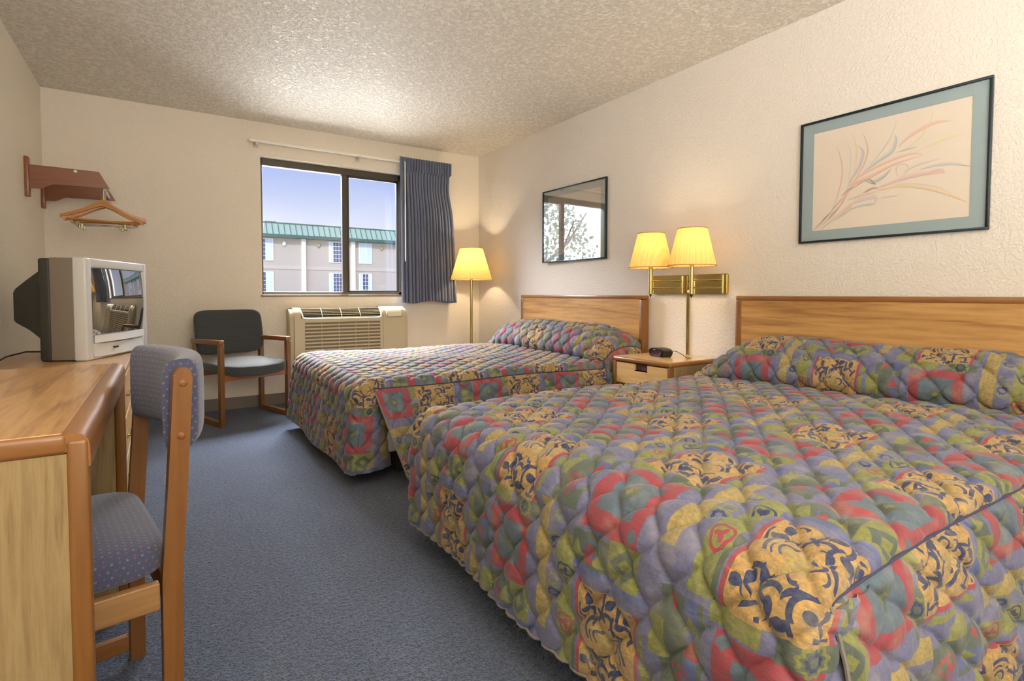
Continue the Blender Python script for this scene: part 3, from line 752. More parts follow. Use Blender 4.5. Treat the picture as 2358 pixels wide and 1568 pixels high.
# local: x = width (viewer left-right), y = depth (front is -y)
cp=[(-.062,.004),(-.055,0),(.055,0),(.062,.004),(.074,.030),(.070,.042),(.045,.052),(0,.056),(-.045,.052),(-.070,.042),(-.074,.030)]
b=B(); prism(b,cp,'xz',-.035,.045,.004); ob('body',b,BLK,ck,True)
b=B(); prism(b,[(x*.88,z*.86+.004) for x,z in cp],'xz',-.041,-.034,.002); ob('display',b,plastic('dark_red_display',(40,10,12),.2),ck)
b=B()
segs={'1':'bc','2':'abged','0':'abcdef'}
def digit(b,ch,cx_,cz,s_):
    P_={'a':(0,2,1,0),'b':(.5,1.5,0,1),'c':(.5,.5,0,1),'d':(0,0,1,0),'e':(-.5,.5,0,1),'f':(-.5,1.5,0,1),'g':(0,1,1,0)}
    for q in segs[ch]:
        px_,pz_,h_,v_=P_[q]; bx(b,cx_+px_*s_-(.45*s_ if h_ else .1*s_),cx_+px_*s_+(.45*s_ if h_ else .1*s_),-.0425,-.041,cz+(pz_-1)*s_-(.42*s_ if v_ else .1*s_),cz+(pz_-1)*s_+(.42*s_ if v_ else .1*s_))
for i,ch in enumerate('1200'): digit(b,ch,-.030+i*.018+(.004 if i>1 else 0),.026,.0085)
ob('digits',b,emis('red_led',(150,30,34),.55),ck)
b=B(); bx(b,-.016,.004,-.042,-.0405,.043,.046); ob('badge',b,paint('silver_badge',(190,190,190),.4),ck)
b=B(); pts=[(.06,.03,.03),(.09,.03,.042),(.12,.035,.040),(.15,.05,.025),(.165,.07,.004),(.17,.10,.004)]
tube(b,pts,.0022,6); ob('cord',b,BLK,ck,True)

# ------------------------------------------------------------------ lamps
def shade(par,cx_,cy_,z0,z1,r0,r1):
    b=B(); n=96; H=(z1-z0)
    rings=[]
    for z,rr in ((z0,r0),(z0+H*.33,r0+(r1-r0)*.33),(z0+H*.66,r0+(r1-r0)*.66),(z1,r1)):
        rings.append([b.verts.new(((rr+(.0012 if k%2 else -.0012))*math.cos(2*PI*k/n)+cx_,(rr+(.0012 if k%2 else -.0012))*math.sin(2*PI*k/n)+cy_,z)) for k in range(n)])
    for i in range(3):
        for k in range(n): b.faces.new((rings[i][k],rings[i][(k+1)%n],rings[i+1][(k+1)%n],rings[i+1][k]))
    sh=ob('lamp_shade',b,shade_mat(),par,False)
    for z,rr in ((z0+.002,r0+.002),(z1-.002,r1+.002)):
        b=B(); tube(b,[(cx_+rr*math.cos(2*PI*k/40),cy_+rr*math.sin(2*PI*k/40),z) for k in range(40)],.0028,6,closed=True)
        ob('shade_trim',b,paint('tan_shade_trim',(196,140,84),.7),sh,True)
    b=B()
    for k in range(3): a=k*2*PI/3; tube(b,[(cx_,cy_,z1-.02),(cx_+r1*math.cos(a),cy_+r1*math.sin(a),z1-.004)],.0015,5)
    ob('shade_spider',b,BRASS,sh,True)
    b=B(); lathe(b,[(.001,.062),(.016,.055),(.026,.035),(.026,.02),(.016,-.005),(.012,-.025),(.012,-.03)],0,0,16)
    for v in b.verts: v.co+=Vector((cx_,cy_,z0+H*.45))
    ob('bulb',b,bulb_mat(),par,True)
def bulblight(name,loc,e): return light(name,'POINT',loc,e,(1,.80,.52),radius=.03)
fl=empty('floor_lamp',(2.60,4.71,0),'tall brass floor lamp with pleated yellow shade in the corner','floor lamp')
b=B(); lathe(b,[(.001,0),(.13,0),(.135,.01),(.12,.022),(.03,.035),(.012,.05),(.001,.05)],0,0,36); ob('base',b,BRASS,fl,True)
b=B(); tube(b,[(0,0,.04),(0,0,1.17)],.0135,14); ob('pole',b,BRASS,fl,True)
b=B(); tube(b,[(0,0,1.165),(0,0,1.23)],.018,12); ob('socket',b,BRASS,fl,True)
shade(fl,0,0,1.118,1.43,.207,.112)
bulblight('floor_lamp_light',(2.60,4.71,1.295),42)

wl=empty('wall_lamp',(W,2.295,1.04),'brass double swing-arm wall lamp with two pleated shades above the nightstand','wall lamp')
b=B(); prism(b,[(-.295,-.062),(.295,-.062),(.295,.062),(-.295,.062)],'yz',-.022,0,.005); ob('backplate',b,BRASS,wl)
b=B(); bx(b,-.011,-.0,-.011,.011,-.46,-.062,.002); ob('cord_channel',b,BRASS,wl)
b=B(); lathe(b,[(.001,.014),(.008,.012),(.009,0)],0,0,10)
for v in b.verts: v.co=Vector((-.022-v.co.z,v.co.x-.02,v.co.y-.045))
ob('knob',b,paint('ivory_knob',(236,226,204),.3),wl,True)
for (py,lx,ly) in ((.02,-.235,.115),(-.280,-.235,-.205)):
    px_=-.042
    a_=ob('pivot',tube(B(),[(px_,py,-.058),(px_,py,.055)],.008,12),BRASS,wl,True)
    ar=ob('swing_arm',tube(tube(B(),[(px_,py,.022),(lx,ly,.022)],.005,8),[(px_,py,-.024),(lx,ly,-.024)],.005,8),BRASS,wl,True)
    b=B(); tube(b,[(lx,ly,-.062),(lx,ly,.13)],.0135,14); lp=ob('lamp_post',b,BRASS,wl,True)
    b=B(); tube(b,[(lx+.025,ly+.0,-.062),(lx+.025,ly,.03)],.006,10); ob('arm_sleeve',b,BRASS,wl,True)
    b=B(); tube(b,[(lx,ly,-.062),(lx,ly,-.074)],.007,8); tube(b,[(lx,ly,-.074),(lx,ly,-.082)],.004,8); ob('switch',b,BLK,wl,True)
    b=B(); tube(b,[(lx,ly,.13),(lx,ly,.18)],.014,12); ob('socket',b,BRASS,wl,True)
    shade(wl,lx,ly,.105,.328,.137,.083)
    bulblight('wall_lamp_light',(W+lx,2.295+ly,1.04+.235),15)

# ------------------------------------------------------------------ pictures
def strokes(bm,items,cl):
    for (pts,wd,c0) in items:
        P=[Vector((p[0],p[1])) for p in pts]
        # catmull rom
        Q=[]
        for i in range(len(P)-1):
            p0=P[max(0,i-1)];p1=P[i];p2=P[i+1];p3=P[min(len(P)-1,i+2)]
            for k in range(8):
                t=k/8; Q.append(.5*((2*p1)+(-p0+p2)*t+(2*p0-5*p1+4*p2-p3)*t*t+(-p0+3*p1-3*p2+p3)*t*t*t))
        Q.append(P[-1]); n=len(Q); prev=None
        for i,q in enumerate(Q):
            t=(Q[min(n-1,i+1)]-Q[max(0,i-1)]).normalized(); nn=Vector((-t.y,t.x)); w=wd*1.5*max(.06,math.sin(PI*min(1,(i+.5)/n))**.8)
            a=bm.verts.new((-.0,q.x+nn.x*w,q.y+nn.y*w)); c=bm.verts.new((0,q.x,q.y)); d=bm.verts.new((0,q.x-nn.x*w,q.y-nn.y*w))
            if prev:
                f=bm.faces.new((prev[0],prev[1],c,a)); 
                for lp in f.loops: lp[cl]=(*c0[:3],.78 if lp.vert in (prev[0],a) else .46)
                f=bm.faces.new((prev[1],prev[2],d,c))
                for lp in f.loops: lp[cl]=(*c0[:3],.46 if lp.vert in (prev[1],c) else .16)
            prev=(a,c,d)
def picture(name,y0,y1,z0,z1,label,glass,mw,items):
    p=empty(name,(W,(y0+y1)/2,(z0+z1)/2),label,'framed picture'); w=(y1-y0)/2; h=(z1-z0)/2
    b=B(); t=.011; d0,d1=-.020,-.001
    for (a0,a1,c0,c1) in ((-w,w,h-t,h),(-w,w,-h,-h+t),(-w,-w+t,-h+t,h-t),(w-t,w,-h+t,h-t)): bx(b,d0,d1,a0,a1,c0,c1,.002)
    ob('frame',b,metal('dark_pewter_frame',(66,76,84),.3),p,True)
    b=B(); bx(b,-.006,-.003,-w+t,w-t,-h+t,h-t); ob('art_sheet',b,paint('cream_paper',(222,208,192),.9),p)
    b=B(); q0,q1,q2,q3=-w+t,w-t,-h+t,h-t
    mx0,mx1,mz=mw
    for (a0,a1,c0,c1) in ((q0,q1,q3-mz+t,q3),(q0,q1,q2,q2+mz-t),(q0,q0+mx0-t,q2+mz-t,q3-mz+t),(q1-mx1+t,q1,q2+mz-t,q3-mz+t)): bx(b,-.009,-.006,a0,a1,c0,c1)
    ob('mat_board',b,paint('pale_blue_grey_mat',(150,166,170),.9),p)
    b=B(); cl=b.loops.layers.float_color.new('Col')
    strokes(b,items,cl)
    for k,v in enumerate(b.verts): v.co.x=-.0062-.000002*(k//3)
    ob('flower_drawing',b,ink(),p)
    ob('glazing',bx(B(),-.014,-.012,q0,q1,q2,q3),glass,p)
    return p
BIG=[
([(0.328, -0.252), (0.255, -0.181), (0.186, -0.103), (0.142, -0.05)],0.0019,S(70, 80, 90)),
([(0.322, -0.252), (0.238, -0.164), (0.199, -0.053), (0.187, 0.042), (0.203, 0.125), (0.219, 0.162)],0.0027,S(205, 150, 140)),
([(0.306, -0.244), (0.231, -0.183), (0.186, -0.122), (0.159, -0.071), (0.126, -0.035), (0.066, -0.019), (-0.016, 0.015), (-0.066, 0.028), (-0.153, 0.042)],0.0058,S(215, 140, 125)),
([(0.153, -0.048), (0.11, -0.008), (0.036, 0.025), (-0.045, 0.049), (-0.113, 0.057), (-0.153, 0.045)],0.005,S(220, 160, 140)),
([(0.181, -0.098), (0.143, -0.032), (0.128, 0.043), (0.124, 0.131), (0.137, 0.188), (0.146, 0.211)],0.0031,S(222, 190, 140)),
([(0.175, -0.087), (0.143, -0.014), (0.111, 0.04), (0.095, 0.096), (0.099, 0.12), (0.116, 0.144)],0.0054,S(160, 170, 190)),
([(0.164, -0.077), (0.118, -0.006), (0.089, 0.047), (0.073, 0.103), (0.079, 0.156), (0.099, 0.205)],0.0027,S(205, 150, 140)),
([(0.192, -0.115), (0.159, -0.047), (0.15, 0.047), (0.152, 0.132), (0.179, 0.189)],0.0019,S(180, 190, 195)),
([(0.088, 0.012), (0.026, 0.052), (-0.025, 0.081), (-0.044, 0.122), (-0.043, 0.159)],0.0066,S(140, 170, 185)),
([(0.067, 0.031), (0.016, 0.09), (-0.023, 0.15), (-0.048, 0.227)],0.0023,S(160, 180, 190)),
([(-0.054, 0.097), (-0.092, 0.133), (-0.148, 0.163), (-0.202, 0.176), (-0.254, 0.167)],0.0069,S(215, 165, 150)),
([(-0.03, 0.074), (-0.093, 0.088), (-0.148, 0.13), (-0.179, 0.188), (-0.191, 0.232)],0.0015,S(220, 190, 120)),
([(-0.113, 0.057), (-0.182, 0.079), (-0.247, 0.096), (-0.31, 0.101)],0.0027,S(222, 200, 130)),
([(-0.055, 0.075), (-0.088, 0.081), (-0.131, 0.084)],0.0027,S(120, 165, 180)),
([(0.077, -0.031), (0.044, -0.043), (0.003, -0.027), (-0.031, 0.006)],0.0058,S(120, 160, 180)),
([(0.082, -0.036), (0.061, -0.028), (0.034, -0.056), (0.06, -0.046)],0.0027,S(60, 70, 70)),
([(0.153, -0.072), (0.109, -0.044), (0.077, -0.031)],0.0017,S(80, 60, 50)),
([(0.187, -0.091), (0.159, -0.065), (0.131, -0.052)],0.0023,S(60, 80, 90)),
([(0.033, -0.08), (-0.043, -0.058), (-0.116, -0.043), (-0.198, -0.042), (-0.241, -0.053)],0.0069,S(220, 170, 155)),
([(0.023, -0.073), (-0.068, -0.051), (-0.162, -0.041), (-0.22, -0.036), (-0.238, -0.055)],0.0058,S(205, 160, 165)),
([(-0.068, -0.051), (-0.052, -0.015), (-0.056, 0.013), (-0.085, 0.015), (-0.099, -0.001), (-0.091, -0.027), (-0.063, -0.05)],0.0017,S(170, 170, 180)),
([(-0.081, -0.02), (-0.138, 0.002), (-0.219, 0.012)],0.0035,S(180, 180, 190)),
([(-0.143, -0.021), (-0.206, -0.012), (-0.272, -0.019), (-0.331, -0.044)],0.0042,S(165, 180, 195)),
([(0.022, -0.087), (-0.068, -0.079), (-0.164, -0.101), (-0.245, -0.14), (-0.318, -0.19)],0.0066,S(225, 190, 140)),
([(-0.043, -0.075), (-0.116, -0.079), (-0.209, -0.108), (-0.262, -0.148)],0.0015,S(170, 185, 190)),
([(0.107, -0.109), (0.075, -0.085), (0.044, -0.072), (0.023, -0.076)],0.0042,S(160, 80, 70)),
([(0.065, -0.08), (0.038, -0.073), (0.023, -0.081)],0.0019,S(60, 50, 60)),
([(0.158, -0.114), (0.097, -0.099), (0.033, -0.091)],0.0039,S(215, 170, 160)),
([(0.14, -0.134), (0.085, -0.118), (0.032, -0.115), (0.031, -0.149)],0.0066,S(200, 180, 190)),
([(0.151, -0.163), (0.085, -0.148), (0.031, -0.149)],0.0039,S(150, 180, 185)),
([(0.255, -0.218), (0.196, -0.182), (0.151, -0.145), (0.132, -0.129)],0.0066,S(215, 170, 150)),
([(0.29, -0.252), (0.231, -0.208), (0.162, -0.174), (0.14, -0.152)],0.0031,S(150, 175, 180)),
([(0.249, -0.2), (0.226, -0.172), (0.197, -0.145)],0.0019,S(60, 80, 80)),
([(0.297, -0.226), (0.261, -0.186), (0.232, -0.159)],0.0017,S(110, 50, 40)),
([(0.006, -0.121), (-0.06, -0.123)],0.0027,S(185, 190, 200)),
]
picture('picture',.786,1.574,1.247,1.876,'large framed pastel flower print above the near headboard',glass_pane('picture_glass',.012),(.066,.066,.062),BIG)
sp_=picture('picture.001',3.062,3.852,1.250,1.876,'small framed print with window glare, above the far headboard',glass_pane('glare_glass',.27),(.066,.066,.062),[([(-y,z) for y,z in p],w_,c_) for p,w_,c_ in BIG])
sp_.rotation_euler[2]=.026; sp_.location.x=W-.0115

# ------------------------------------------------------------------ armchair by the window
TRC=wood('chair_oak',(124,80,34),(90,54,20),'z',1.2,.35,.35,.6); TRCY=wood('chair_oak_long',(140,90,44),(104,62,26),'y',1.2,.35,.35,.6); TRCX=wood('chair_oak_rail',(160,96,44),(120,66,26),'x',1.2,.35,.35,.6)
CH1=fabric_dots('charcoal_dotted_upholstery',(47,49,50),(74,76,77),(112,114,108),(104,104,94),.017)
th=math.radians(199.0)
cxm,cym=(.342+.848+.713+.207)/4,(4.351+4.534+4.985+4.81)/4
arm=empty('armchair',(cxm,cym,0),'oak armchair with charcoal dotted upholstery by the window wall','armchair',rz=th)
hw,hd=.272,.235
def rbox(x0,x1,y0,y1,z0,z1,r,seg=4): return bx(B(),x0,x1,y0,y1,z0,z1,r,seg)
for sg in (-1,1):
    x0,x1=(sg*hw,sg*(hw-.032)); x0,x1=min(x0,x1),max(x0,x1)
    ob('front_leg',rbox(x0,x1,hd-.045,hd,0,.600,.004),TRC,arm,True); 
    ob('back_leg',rbox(x0,x1,-hd,-hd+.045,0,.595,.004),TRC,arm,True)
    b=B(); M_=Matrix.Rotation(math.radians(1.0),4,'X'); bx(b,x0-.003,x1+.003,-hd-.005,hd+.004,.596,.632,.006,3,M_); ob('armrest',b,TRCY,arm,True)
    ob('floor_runner',rbox(x0,x1,-hd+.045,hd-.045,.0,.042,.004),TRCY,arm,True)
    ob('back_post',bx(B(),x0+(0.0 if sg<0 else 0),x1,-hd-.002,-hd+.032,.585,.60,.002),TRC,arm,True)
ob('front_rail',rbox(-hw+.032,hw-.032,hd-.04,hd-.016,.335,.395,.003),TRCX,arm,True)
ob('rear_rail',rbox(-hw+.032,hw-.032,-hd+.01,-hd+.034,.335,.395,.003),TRCX,arm,True)
def cushion(w,y0,y1,z0,z1,nx_=28,ny_=24,front_round=True,crown=.03,curve=0.0,ex=4.0):
    """superellipsoid-like pad"""
    b=B(); N1,N2=40,20; rows=[]
    cy_,cz=(y0+y1)/2,(z0+z1)/2; a,bb,c=w,(y1-y0)/2,(z1-z0)/2
    def sp(v,e_): return math.copysign(abs(v)**e_,v)
    for i in range(N2+1):
        ph=-PI/2+PI*i/N2; rows.append([])
        for k in range(N1):
            t=2*PI*k/N1; e1=.32; e2=.30
            x=a*sp(math.cos(ph),e1)*sp(math.cos(t),e2); y=bb*sp(math.cos(ph),e1)*sp(math.sin(t),e2); z=c*sp(math.sin(ph),e1)
            if z>0: z+=crown*max(0,1-(x/a)**2)*max(0,1-(y/bb)**2)
            rows[-1].append(b.verts.new((x,cy_+y+curve*(1-(x/a)**2),cz+z)))
    for i in range(N2):
        for k in range(N1):
            try: b.faces.new((rows[i][k],rows[i][(k+1)%N1],rows[i+1][(k+1)%N1],rows[i+1][k]))
            except ValueError: pass
    bmesh.ops.remove_doubles(b,verts=b.verts[:],dist=.0004)
    return b
b=cushion(.246,-.20,.262,.372,.452,crown=.026)
for v in b.verts:
    if v.co.y>.1: v.co.y+=.03*(1-(v.co.x/.25)**2)*((v.co.y-.1)/.16)   # bowed front edge
    v.co.z-=.028*max(0,(v.co.y-.02)/.25)*(1 if v.co.z<.42 else .6)*(1-(v.co.x/.27)**2) - .006
ob('seat',b,CH1,arm,True,80)
b=B(); bk=cushion(.262,-.03,.03,-.178,.178,crown=0)
Mk=Matrix.Translation((0,-.205,.672))@Matrix.Rotation(math.radians(9),4,'X')
for v in bk.verts: v.co.y+=-.03*(1-(v.co.x/.262)**2); v.co=Mk@v.co
b.free(); ob('backrest',bk,CH1,arm,True,80)
# ------------------------------------------------------------------ desk chair
CH2=fabric_dots('navy_dotted_upholstery',(50,54,74),(86,92,120),(150,76,78),(150,128,100),.0125)
th=math.radians(99.5)
# origin = middle of the back-leg line
dc=empty('desk_chair',(-.034,1.50,0),'oak chair with navy dotted padding tucked under the desk','chair',rz=th)
# local x: across (positive to the far side), y: facing (towards the desk), z up
for sg in (-1,1):
    xa,xb=(.240,.215) if sg>0 else (-.240,-.215); x0,x1=min(xa,xb),max(xa,xb)
    # post: polygon in local yz, leaning back above seat
    hz=.828
    prof=[(-.018,0),(.017,0),(.014,.40),(.000,.60),(-.0125,hz-.02)]+[(-.0295+.017*math.cos(a),hz-.02+.0195*math.sin(a)) for a in np.linspace(.3,PI-.1,8)]+[(-.0465,hz-.02),(-.035,.60),(-.021,.40)]
    b=B(); prism(b,prof,'yz',x0,x1,.0025); pt=ob('back_leg',b,TRC,dc,True,50)
    for (zz,yy_) in ((.795,-.029),(.688,-.024)):
        b=B(); lathe(b,[(.001,.004),(.005,.0035),(.0075,.001),(.008,-.002)],0,0,14)
        for v in b.verts: v.co=Vector(((x0-v.co.z) if sg<0 else (x1+v.co.z),yy_+v.co.x,zz+v.co.y))
        ob('screw_plug',b,wood('dark_plug_wood',(140,88,42),(110,64,28),'z'),pt,True)
    b=rbox(x0,x1,.365,.405,0,.395,.004); ob('front_leg',b,TRC,dc,True)
    ob('side_rail',rbox(x0+.002,x1-.002,.018,.366,.343,.398,.003),wood('chair_side_rail',(156,116,70),(118,80,42),'y',1.2,.4,.2,.8),dc,True)
    ob('stretcher',rbox(x0+.004,x1-.004,.018,.366,.028,.072,.003),TRCY,dc,True)
ob('back_rail',rbox(-.215,.215,-.012,.010,.345,.395,.003),TRCX,dc,True)
ob('front_rail',rbox(-.215,.215,.372,.396,.345,.395,.003),TRCX,dc,True)
b=cushion(.228,-.005,.42,.400,.470,crown=.022)
ob('seat',b,CH2,dc,True,80)
# curved backrest pad: plan-view arc
def pad():
    b=B(); N=26; prof=[]; hh=.094; tt=.031
    for k in range(28):
        a=2*PI*k/28; ca,sa=math.cos(a),math.sin(a)
        prof.append((tt*math.copysign(abs(ca)**.55,ca),hh*math.copysign(abs(sa)**.38,sa)))
    rings=[]
    for i in range(N+1):
        s_=-1+2*i/N; xx=.2135*s_; bow=-.050*(1-s_*s_)
        ring=[]
        for (py,pz) in prof: ring.append(b.verts.new((xx+(-.004*s_ if abs(s_)>.99 else 0),-.028+bow+py,.747+pz-.09*py)))
        rings.append(ring)
    for i in range(N):
        for k in range(28): b.faces.new((rings[i][k],rings[i][(k+1)%28],rings[i+1][(k+1)%28],rings[i+1][k]))
    b.faces.new(rings[0][::-1]); b.faces.new(rings[-1]); return b
ob('backrest',pad(),CH2,dc,True,60)

# ------------------------------------------------------------------ desk
dx1,dy0,dy1,dz=-.098,1.062,2.062,.76
dk=empty('desk',(L+.01,(dy0+dy1)/2,0),'oak writing desk with amber trim against the left wall','desk')
ox=L+.01; oyd=(dy0+dy1)/2
def dp_(name,bm,m_,sm=False,par=None,label=None):
    for v in bm.verts: v.co-=Vector((ox,oyd,0))
    return ob(name,bm,m_,par or dk,sm,label=label)
dp_('top',bx(B(),L+.01,dx1-.034,dy0+.006,dy1-.006,dz-.030,dz,.0015),wood('desk_top_laminate',(204,158,102),(140,92,50),'y',1.1,.3,.5,1.2))
b=B(); 
prf=[(dx1-.034,dz-.030),(dx1-.034,dz),(dx1-.022,dz),(dx1-.010,dz-.004),(dx1-.002,dz-.013),(dx1,dz-.024),(dx1,dz-.056),(dx1-.02,dz-.056),(dx1-.02,dz-.03)]
prism(b,prf,'xz',dy0+.003,dy1-.003); dp_('front_edge',b,TRIMY,True)
for yy_,sg in ((dy0,1),(dy1,-1)):
    a0,a1=sorted((yy_,yy_+sg*.024))
    dp_('post',bx(B(),dx1-.030,dx1-.002,a0,a1,0,dz-.012,.006,3),TRIMZ,True)
    dp_('side_top_rail',bx(B(),L+.01,dx1-.028,a0,a1,dz-.034,dz-.001,.008,3),wood('amber_oak_rail',(132,86,38),(98,60,24),'x',1.2,.35,.4,.6),True)
    a0,a1=sorted((yy_+sg*.004,yy_+sg*.020))
    dp_('side_panel',bx(B(),L+.012,dx1-.029,a0,a1,.012,dz-.033),OAK)
dp_('modesty_panel',bx(B(),L+.03,L+.045,dy0+.02,dy1-.02,.25,dz-.03),OAK)
# ------------------------------------------------------------------ dresser
qx1,qy0,qy1,qz=-.135,2.10,3.90,.65
dsr=empty('dresser',(L+.01,(qy0+qy1)/2,0),'low oak dresser under the television beyond the desk','dresser'); oyd=(qy0+qy1)/2
def qp(name,bm,m_,sm=False,par=None):
    for v in bm.verts: v.co-=Vector((ox,oyd,0))
    return ob(name,bm,m_,par or dsr,sm)
qp('body',bx(B(),L+.01,qx1-.02,qy0+.01,qy1-.01,.05,qz-.028),OAK)
qp('top',bx(B(),L+.01,qx1,qy0,qy1,qz-.028,qz,.006,3),wood('dresser_top_oak',(206,160,106),(160,112,62),'y',.8,.3,.4,.7),True)
qp('plinth',bx(B(),L+.02,qx1-.05,qy0+.03,qy1-.03,0,.05),paint('dark_plinth',(60,44,30),.6))
for i in range(3):
    for j in range(3):
        a=qy0+.02+i*.588; z=.07+j*.183
        d_=qp('drawer',bx(B(),qx1-.02,qx1-.004,a,a+.58,z,z+.172,.003),wood('drawer_front_oak',(208,168,112),(162,116,66),'y',.9,.4,.2,.6))
        b=B(); bx(b,qx1-.004,qx1+.008,a+.23,a+.35,z+.08,z+.092,.003); qp('handle',b,BRASS,par=d_)
# ------------------------------------------------------------------ television
A_=Vector((-.299,3.262)); Bp=Vector((-.070,3.83)); dirx=(Bp-A_).normalized(); tvw=(Bp-A_).length
ang=math.atan2(dirx.y,dirx.x)
tv=empty('television',(A_.x,A_.y,qz),'silver and grey tube television turned towards the beds on the dresser','television',rz=ang)
# local x along the front (0..tvw), y backwards into the set, z up
H=.500; SIL=plastic('silver_plastic',(206,206,204),.32); GRY=plastic('grey_brown_cabinet',(124,114,102),.6); DRK=plastic('charcoal_cabinet',(52,52,48),.55)
b=B(); m1=.052; zb=.118; zt=H-.050
# bezel as frame around screen with bowed lower lip
bx(b,0,m1,.0,.06,0,H,.010,3); bx(b,tvw-m1+.012,tvw,.0,.06,0,H,.010,3); bx(b,m1-.01,tvw-m1+.02,.0,.06,zt,H,.010,3)
bx(b,m1-.01,tvw-m1+.02,.002,.06,0.0,zb,.008,3)
ob('bezel',b,SIL,tv,True)
b=B(); N=16
lip=[(m1+.0+ (tvw-2*m1)*i/N, -.022*math.sin(PI*i/N)) for i in range(N+1)]
v0=[]; 
for z in (zb-.035,zb-.012,zb-.002):
    v0.append([b.verts.new((x,y*(1 if z<zb-.02 else .85)-.004,z)) for x,y in lip])
v0.append([b.verts.new((x,.02,zb+.002)) for x,y in lip]); v0.insert(0,[b.verts.new((x,.02,zb-.04)) for x,y in lip])
for r_ in range(len(v0)-1):
    for i in range(N): b.faces.new((v0[r_][i],v0[r_][i+1],v0[r_+1][i+1],v0[r_+1][i]))
ob('lower_lip',b,plastic('bright_silver_plastic',(228,228,228),.25),tv,True)
b=B(); N=16; 
v0=[[b.verts.new((x,-.020*math.sin(PI*i/N)-.002+.004*k,z)) for i,(x,y) in enumerate(lip)] for k,z in enumerate((.014,.04,.075))]
v0.insert(0,[b.verts.new((x,.03,.010)) for x,y in lip]); v0.append([b.verts.new((x,.03,.08)) for x,y in lip])
for r_ in range(len(v0)-1):
    for i in range(N): b.faces.new((v0[r_][i],v0[r_][i+1],v0[r_+1][i+1],v0[r_+1][i]))
ob('control_strip',b,SIL,tv,True)
b=B(); 
for k in range(3): bx(b,.20+k*.014,.209+k*.014,-.0225,-.012,.045,.054)
ob('badge',b,plastic('dark_badge',(52,48,40),.4),tv)
# convex screen
b=B(); n1,n2=28,22; sw,sh=(tvw-2*m1+.012)/2,(zt-zb)/2; cx_=m1+sw-.0; cz=(zt+zb)/2; g2=[]
for j in range(n2+1):
    g2.append([])
    for i in range(n1+1):
        a=-1+2*i/n1; c_=-1+2*j/n2
        g2[-1].append(b.verts.new((cx_+a*sw,.012-.026*(1-(a*a)*.6-(c_*c_)*.4),cz+c_*sh)))
for j in range(n2):
    for i in range(n1): b.faces.new((g2[j][i],g2[j][i+1],g2[j+1][i+1],g2[j+1][i]))
ob('screen',b,screen_mat(),tv,True,80)
b=B(); bx(b,m1-.006,tvw-m1+.018,.013,.05,zb-.004,zt+.004); ob('screen_surround',b,plastic('black_surround',(24,22,22),.5),tv)
ob('side_cabinet',bx(B(),.006,tvw-.006,.058,.158,.004,H-.004,.006,3),GRY,tv,True)
ob('rear_cabinet',bx(B(),.010,tvw-.010,.156,.208,.0,H-.006,.012,3),DRK,tv,True)
b=B()  # tapering tube housing
def lo(bm,sec):
    rr=[[bm.verts.new((x,y,z)) for x,z in ((x0,z0),(x1,z0),(x1,z1),(x0,z1))] for (y,x0,x1,z0,z1) in sec]
    for i in range(len(rr)-1):
        for k in range(4): bm.faces.new((rr[i][k],rr[i][(k+1)%4],rr[i+1][(k+1)%4],rr[i+1][k]))
    bm.faces.new(rr[0][::-1]); bm.faces.new(rr[-1])
lo(b,[(.20,.02,tvw-.02,.10,H-.06),(.27,.045,tvw-.10,.15,H-.105),(.345,.075,tvw-.22,.185,H-.155),(.352,.08,tvw-.24,.19,H-.165)])
bmesh.ops.bevel(b,geom=b.edges[:],offset=.006,segments=2,affect='EDGES'); ob('tube_housing',b,DRK,tv,True)
b=B(); lathe(b,[(.001,.0)]+[( .17*math.cos(a),.26*math.sin(a)) for a in np.linspace(0,PI/2-.02,8)],0,0,24)
for v in b.verts: v.co=Vector((.19+v.co.x*.9,.20+v.co.y*.22,.005+v.co.z))
ob('lower_housing',b,DRK,tv,True)
pc=empty('power_cord',(L+.03,3.38,qz),'black power cord looping behind the television','cord')
b=B(); tube(b,[(.17,.12,.035),(.11,.04,.045),(.05,-.02,.03),(.02,-.06,.006),(.012,-.12,.003)],.0035,8); ob('cord',b,BLK,pc,True)

# ------------------------------------------------------------------ hanger rack + hangers
RWX=wood('reddish_brown_wood',(132,76,42),(98,50,26),'x',1.2,.4,.25,.5); RWZ=wood('reddish_brown_wood_upright',(142,84,46),(106,58,30),'z',1.2,.4,.25,.5)
hk=empty('hanger_rack',(L,4.72,1.70),'reddish brown wooden hanger rack on the left wall near the back corner','coat rack')
for yb_,zz in ((4.445-4.72,0),(4.985-4.72,0)):
    b=B(); prism(b,[(.0,.075),(.365,.07),(.420,-.035),(.13,-.035),(.075,-.068),(0,-.072)],'xz',yb_-.009,yb_+.009,.002); ar=ob('arm',b,RWX,hk)
    ob('wall_plate',bx(B(),0,.022,yb_-.03,yb_+.03,-.125,.120,.004),RWZ,hk,True)
b=B(); lathe(b,[(.001,.004),(.008,.003),(.010,0)],0,0,12)
for v in b.verts: v.co=Vector((.245+v.co.x,4.436-4.72-v.co.z-.0005,.058+v.co.y))
ob('white_plug',b,WHITE,hk,True)
ob('rod',tube(B(),[(.385,4.455-4.72,-.022),(.385,4.975-4.72,-.022)],.009,10),metal('chrome',(214,214,212),.15),hk,True)
HW=wood('hanger_wood',(190,128,62),(150,92,40),'x',1.2,.35,.3,.5)
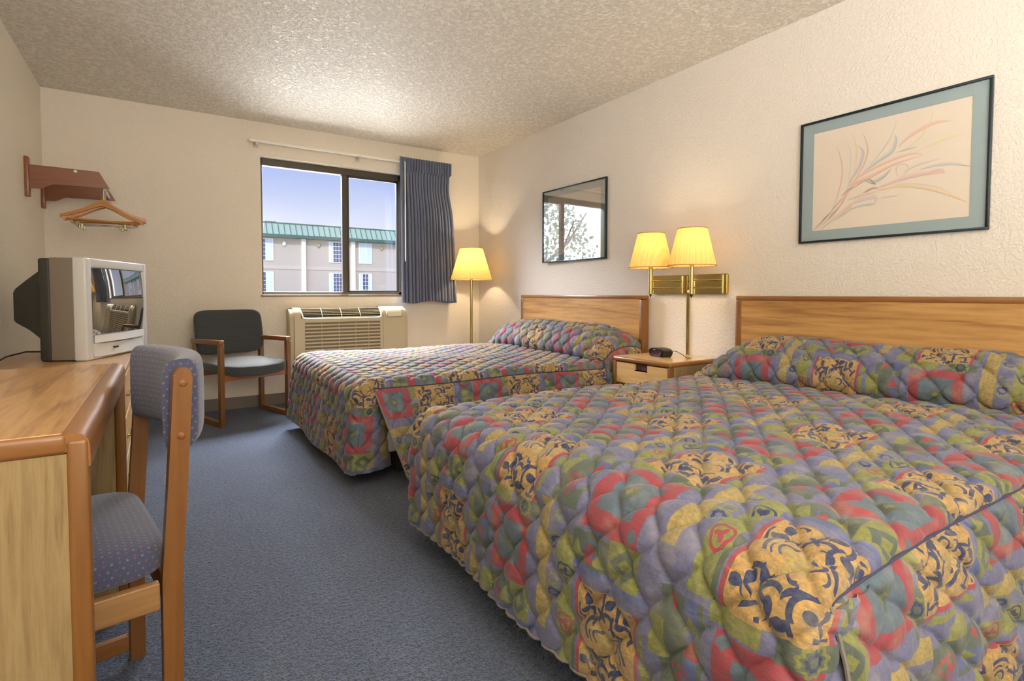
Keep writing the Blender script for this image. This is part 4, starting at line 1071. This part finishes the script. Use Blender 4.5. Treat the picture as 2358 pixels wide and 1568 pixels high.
def hanger():
    h=empty('clothes_hanger',(L+.385,4.5,1.678),'','clothes hanger')
    b=B(); n=16
    for sg in (-1,1):
        up_,dn=[],[]
        for i in range(n+1):
            t=i/n; x=.222*t; z=-.098-.112*t**1.15-.012*math.sin(PI*t)*1.2
            if t<.22: z+=.016*(1-t/.22)**1.0*0
            wd_=.017+.012*math.exp(-(t/.16)**2)-.004*t
            up_.append((sg*x,z+wd_*.6)); dn.append((sg*x,z-wd_*.9))
        prism(b,(up_+dn[::-1]) if sg>0 else (up_+dn[::-1])[::-1],'xz',-.009,.009)
    ob('shoulders',b,HW,h,True,50)
    ob('trouser_bar',tube(B(),[(-.19,0,-.225),(.19,0,-.225)],.0065,8),HW,h,True)
    b=B(); pts=[(0,0,-.09),(0,0,-.035)]+[(.014-.014*math.cos(a)-.0,0,-.020+.020*math.sin(a)*1.0) for a in np.linspace(0,PI*.95,8)]
    tube(b,pts,.0022,6); ob('hook',b,metal('chrome',(214,214,212),.15),h,True)
    b=B(); tube(b,[(-.17,0,-.250),(.17,0,-.250)],.0016,6)
    for xx in (-.17,-.16,.16,.17): tube(b,[(xx,0,-.225),(xx,0,-.25)],.0016,5)
    cb=ob('clip_bar',b,metal('chrome',(214,214,212),.15),h,True)
    for xx in (-.13,.10):
        ob('clip',bx(B(),xx-.007,xx+.007,-.009,.009,-.275,-.238,.002),metal('dull_clip_metal',(150,146,120),.4),cb)
    return h
def copy_tree(o,par=None):
    c=o.copy(); col.objects.link(c)
    if par is not None: c.parent=par
    for ch in list(o.children): copy_tree(ch,c)
    return c
h0=hanger(); hs=[h0]+[copy_tree(h0) for _ in range(3)]
lab=['wooden clothes hanger on the rack, foremost of the four','wooden clothes hanger turned askew, second from the front of the rack','wooden clothes hanger turned askew, third from the front of the rack','wooden clothes hanger, rearmost of the four on the rack']
for h,(dy,rz_,tl),lb in zip(hs,[(0,-.12,.05),(.034,.01,-.04),(.068,.14,.03),(.102,.27,-.05)],lab):
    h.location=(L+.385,4.475+dy,1.679); h.rotation_euler=(0,tl,rz_); h['label']=lb; h['group']='wooden clothes hangers on the rack'
